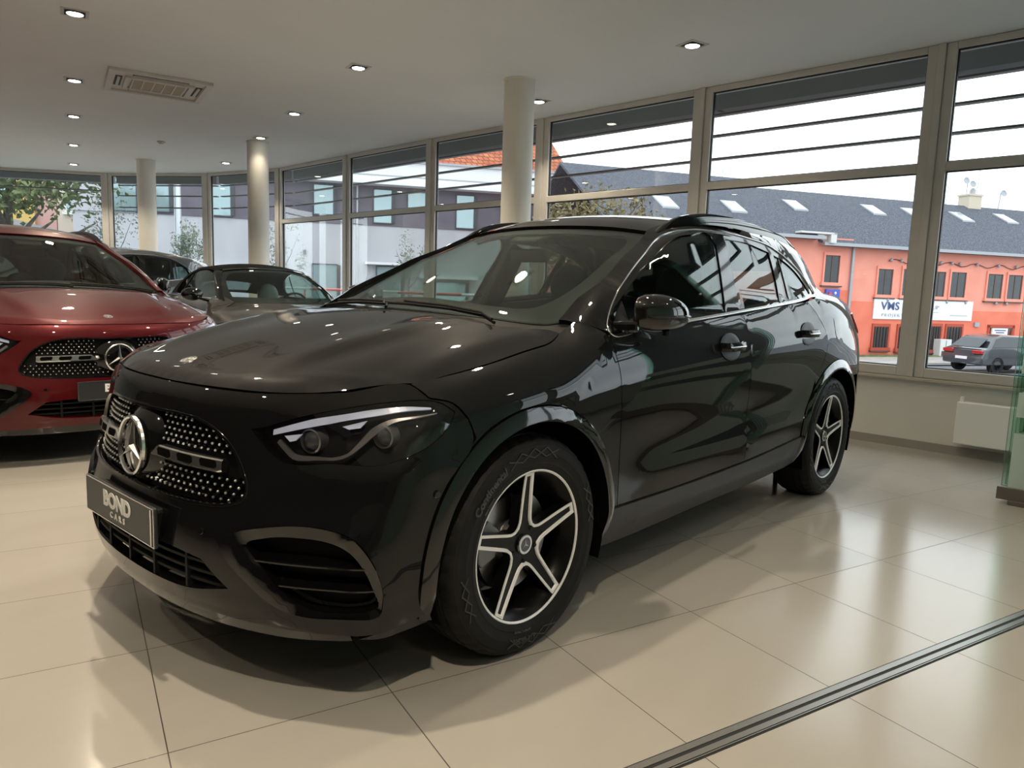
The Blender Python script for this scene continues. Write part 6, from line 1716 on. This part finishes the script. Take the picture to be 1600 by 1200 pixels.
    for mir in (False, True):
        ribbon('quarter_bar', B, SD, surf([(-1.76,1.225),(-1.82,1.1),(-1.85,.978)]), .02, .004, M_gloss, car, off=-.004, mirror=mir)
        ribbon('belt_moulding', B, SD, surf([(-.66,.948),(-1.2,.955),(-1.8,.970),(-2.3,.975)]), .014, .008, M_chrome, car, off=0, mirror=mir)
    wsl = toppts(B, [(-.545,.665,1),(-.75,.62),(-.95,.555),(-1.10,.49,1),(-1.07,.25)])
    wb = toppts(B, [(-.43,.25),(-.47,.45)])
    gl = toppts(B, [(-.41,0)])+wb+wsl
    wfull = loop2(TP, gl+toppts(B, [(-1.05,0)])+mirror_pts(gl[1:]), 0, .02)
    sheet('windscreen', B, TP, [wfull], M_wind, car, off=-.003, thick=.004, h=.08)
    ag = toppts(B, [(-.50,0),(-.53,.30),(-.60,.56,1),(-.78,.55),(-.97,.49),(-1.03,.42,1),(-1.0,.2)])
    hole = loop2(TP, ag+toppts(B, [(-.99,0)])+mirror_pts(ag)[:-1], 0, .02)
    sheet('windscreen_border', B, TP, [wfull, hole], M_dark, car, off=-.010, thick=.003, h=.06)
    pil = toppts(B, [(-.545,.665,1),(-.75,.62),(-.95,.555),(-1.10,.49,1)])+surf([(-1.16,1.262,1),(-1.13,1.238),(-.95,1.133),(-.80,1.033),(-.66,.952,1),(-.55,.935,1)])
    both('windscreen_pillar', SD, [loop2(SD, pil, 0, .02)], M_gloss, h=.03, off=.003)
    hdr = toppts(B, [(-1.05,0),(-1.07,.25),(-1.10,.49,1),(-1.15,.47,1),(-1.10,.25)])
    sheet('windscreen_header', B, TP, [loop2(TP, hdr+toppts(B, [(-1.08,0)])+mirror_pts(hdr)[:-1], 0, .02)], M_gloss, car, h=.04, off=.004)
    cw = [(-.28,0,.93),(-.31,.30,.93),(-.40,.55,.93),(-.45,.73,.92,1),(-.545,.665,.94,1),(-.47,.45,.93),(-.43,.25,.93)]
    sheet('cowl', B, TP, [loop2(TP, cw+[(-.41,0,.93)]+mirror_pts(cw)[:-1], 0, .03)], M_dark, car, off=-.01, h=.06)
    for s in (1, -1):
        mb = MB(); mb.ellipsoid((-.74, s*.94, 1.0), (.055,.115,.070), 24, 14); mo = mb.build('door_mirror', M_gloss, car, smooth=True)
        mb = MB(); mb.bar((-.70, s*.78, .93), (-.72, s*.90, .965), .07, .03); mb.build('mirror_arm', M_gloss, mo, bevel=.01)
        mb = MB(); mb.box((-.795, s*.94, 1.0), (.006,.17,.10)); mb.build('mirror_glass', _mats['mirror_silvering'], mo)
    # cabin
    mb = MB(); mb.hexa([(-.55,-.64,.5),(-1.0,-.64,.5),(-1.0,.64,.5),(-.55,.64,.5),(-.56,-.60,.90),(-.93,-.60,.86),(-.93,.60,.86),(-.56,.60,.90)]); mb.build('dashboard', M_seat, car, bevel=.04, seg=3)
    for s in (1, -1):
        st_ = seat_mb(-1.62, s*.35, .22, .50); se = st_.build('front_seat', M_lseat, car, smooth=True)
        mb = MB(); mb.ellipsoid((-1.86, s*.35, .98), (.06,.14,.15), 24, 14); mb.build('headrest', M_lseat, se, smooth=True)
    mb = MB(); cx, cy, cz = -1.10, .35, .86; ti = .4
    mb.tube([(cx+.18*math.sin(a)*math.sin(ti), cy+.18*math.cos(a), cz+.18*math.sin(a)*math.cos(ti)) for a in np.linspace(0, 2*PI, 33)[:-1]], .014, 8, closed=True)
    for a in (0, PI, -PI/2): mb.bar((cx,cy,cz), (cx+.17*math.sin(a)*math.sin(ti), cy+.17*math.cos(a), cz+.17*math.sin(a)*math.cos(ti)), .04, .02, (1,0,.3))
    mb.build('steering_wheel', M_seat, car, smooth=True, auto=.7)
    mb = MB(); mb.box((-1.0,0,1.20), (.03,.22,.06)); mb.build('rear_view_mirror', M_dark, car, bevel=.012)
    mb = MB(); mb.box((-1.05,0,.24), (2.6,1.3,.05)); mb.build('underbody', M_dark, car)
    return car

# ------------------------------------------------------------------ the cars
suv = build_gla()
tag(suv, 'glossy black SUV in the foreground with a BOND CARS number plate', 'car')
red = copy_tree(suv, None, {'black_car_paint': M_red})
red.location = (-.061, -3.453, 0); red.rotation_euler.z = math.radians(89.8)
tag(red, 'dark red compact SUV at the left edge, facing the viewer', 'car')
# dark grey hatchback behind them: the same family of shapes with a shorter tail
grey = copy_tree(suv, None, {'black_car_paint': M_grey})
def shorten(x): return x if x > -1.5 else -1.5+(x+1.5)*.78
for ch in list(grey.children):
    if ch.name.startswith('wheel') and not ch.name.startswith('wheel_'):
        ch.location.x = shorten(ch.location.x); continue
    if ch.name.startswith('wheel_') and ch.data.vertices[0].co.x < -1.5:
        me = ch.data.copy(); ch.data = me
        for v in me.vertices: v.co.x += .270
        continue
    for q in [ch]+list(ch.children):
        if q.type == 'MESH' and min(v.co.x for v in q.data.vertices) < -1.5:
            me = q.data.copy(); q.data = me
            for v in me.vertices: v.co.x = shorten(v.co.x)
for ch in list(grey.children):
    if ch.name.startswith('roof_rail'): bpy.data.objects.remove(ch)
grey.location = (-.68, -8.39, 0); grey.rotation_euler.z = math.radians(15)
tag(grey, 'dark grey car between the red SUV and the far windows', 'car')
# soft top convertible
cab = build_cab()
for ch in list(suv.children):
    if ch.name.startswith('wheel') and not ch.name.startswith('wheel_'):
        w = copy_tree(ch, cab); w.matrix_parent_inverse = Matrix.Identity(4)
        w.location = (0 if ch.location.x > -1 else -2.13, .76*(1 if ch.location.y > 0 else -1), .33); w.scale = (.94,1,.94)
ya = math.radians(82.5); cab.rotation_euler.z = ya
cab.location = (-2.76+.50*math.cos(ya), -5.15+.50*math.sin(ya), 0)
tag(cab, 'dark bronze convertible with black soft top, between red and black SUVs', 'car')
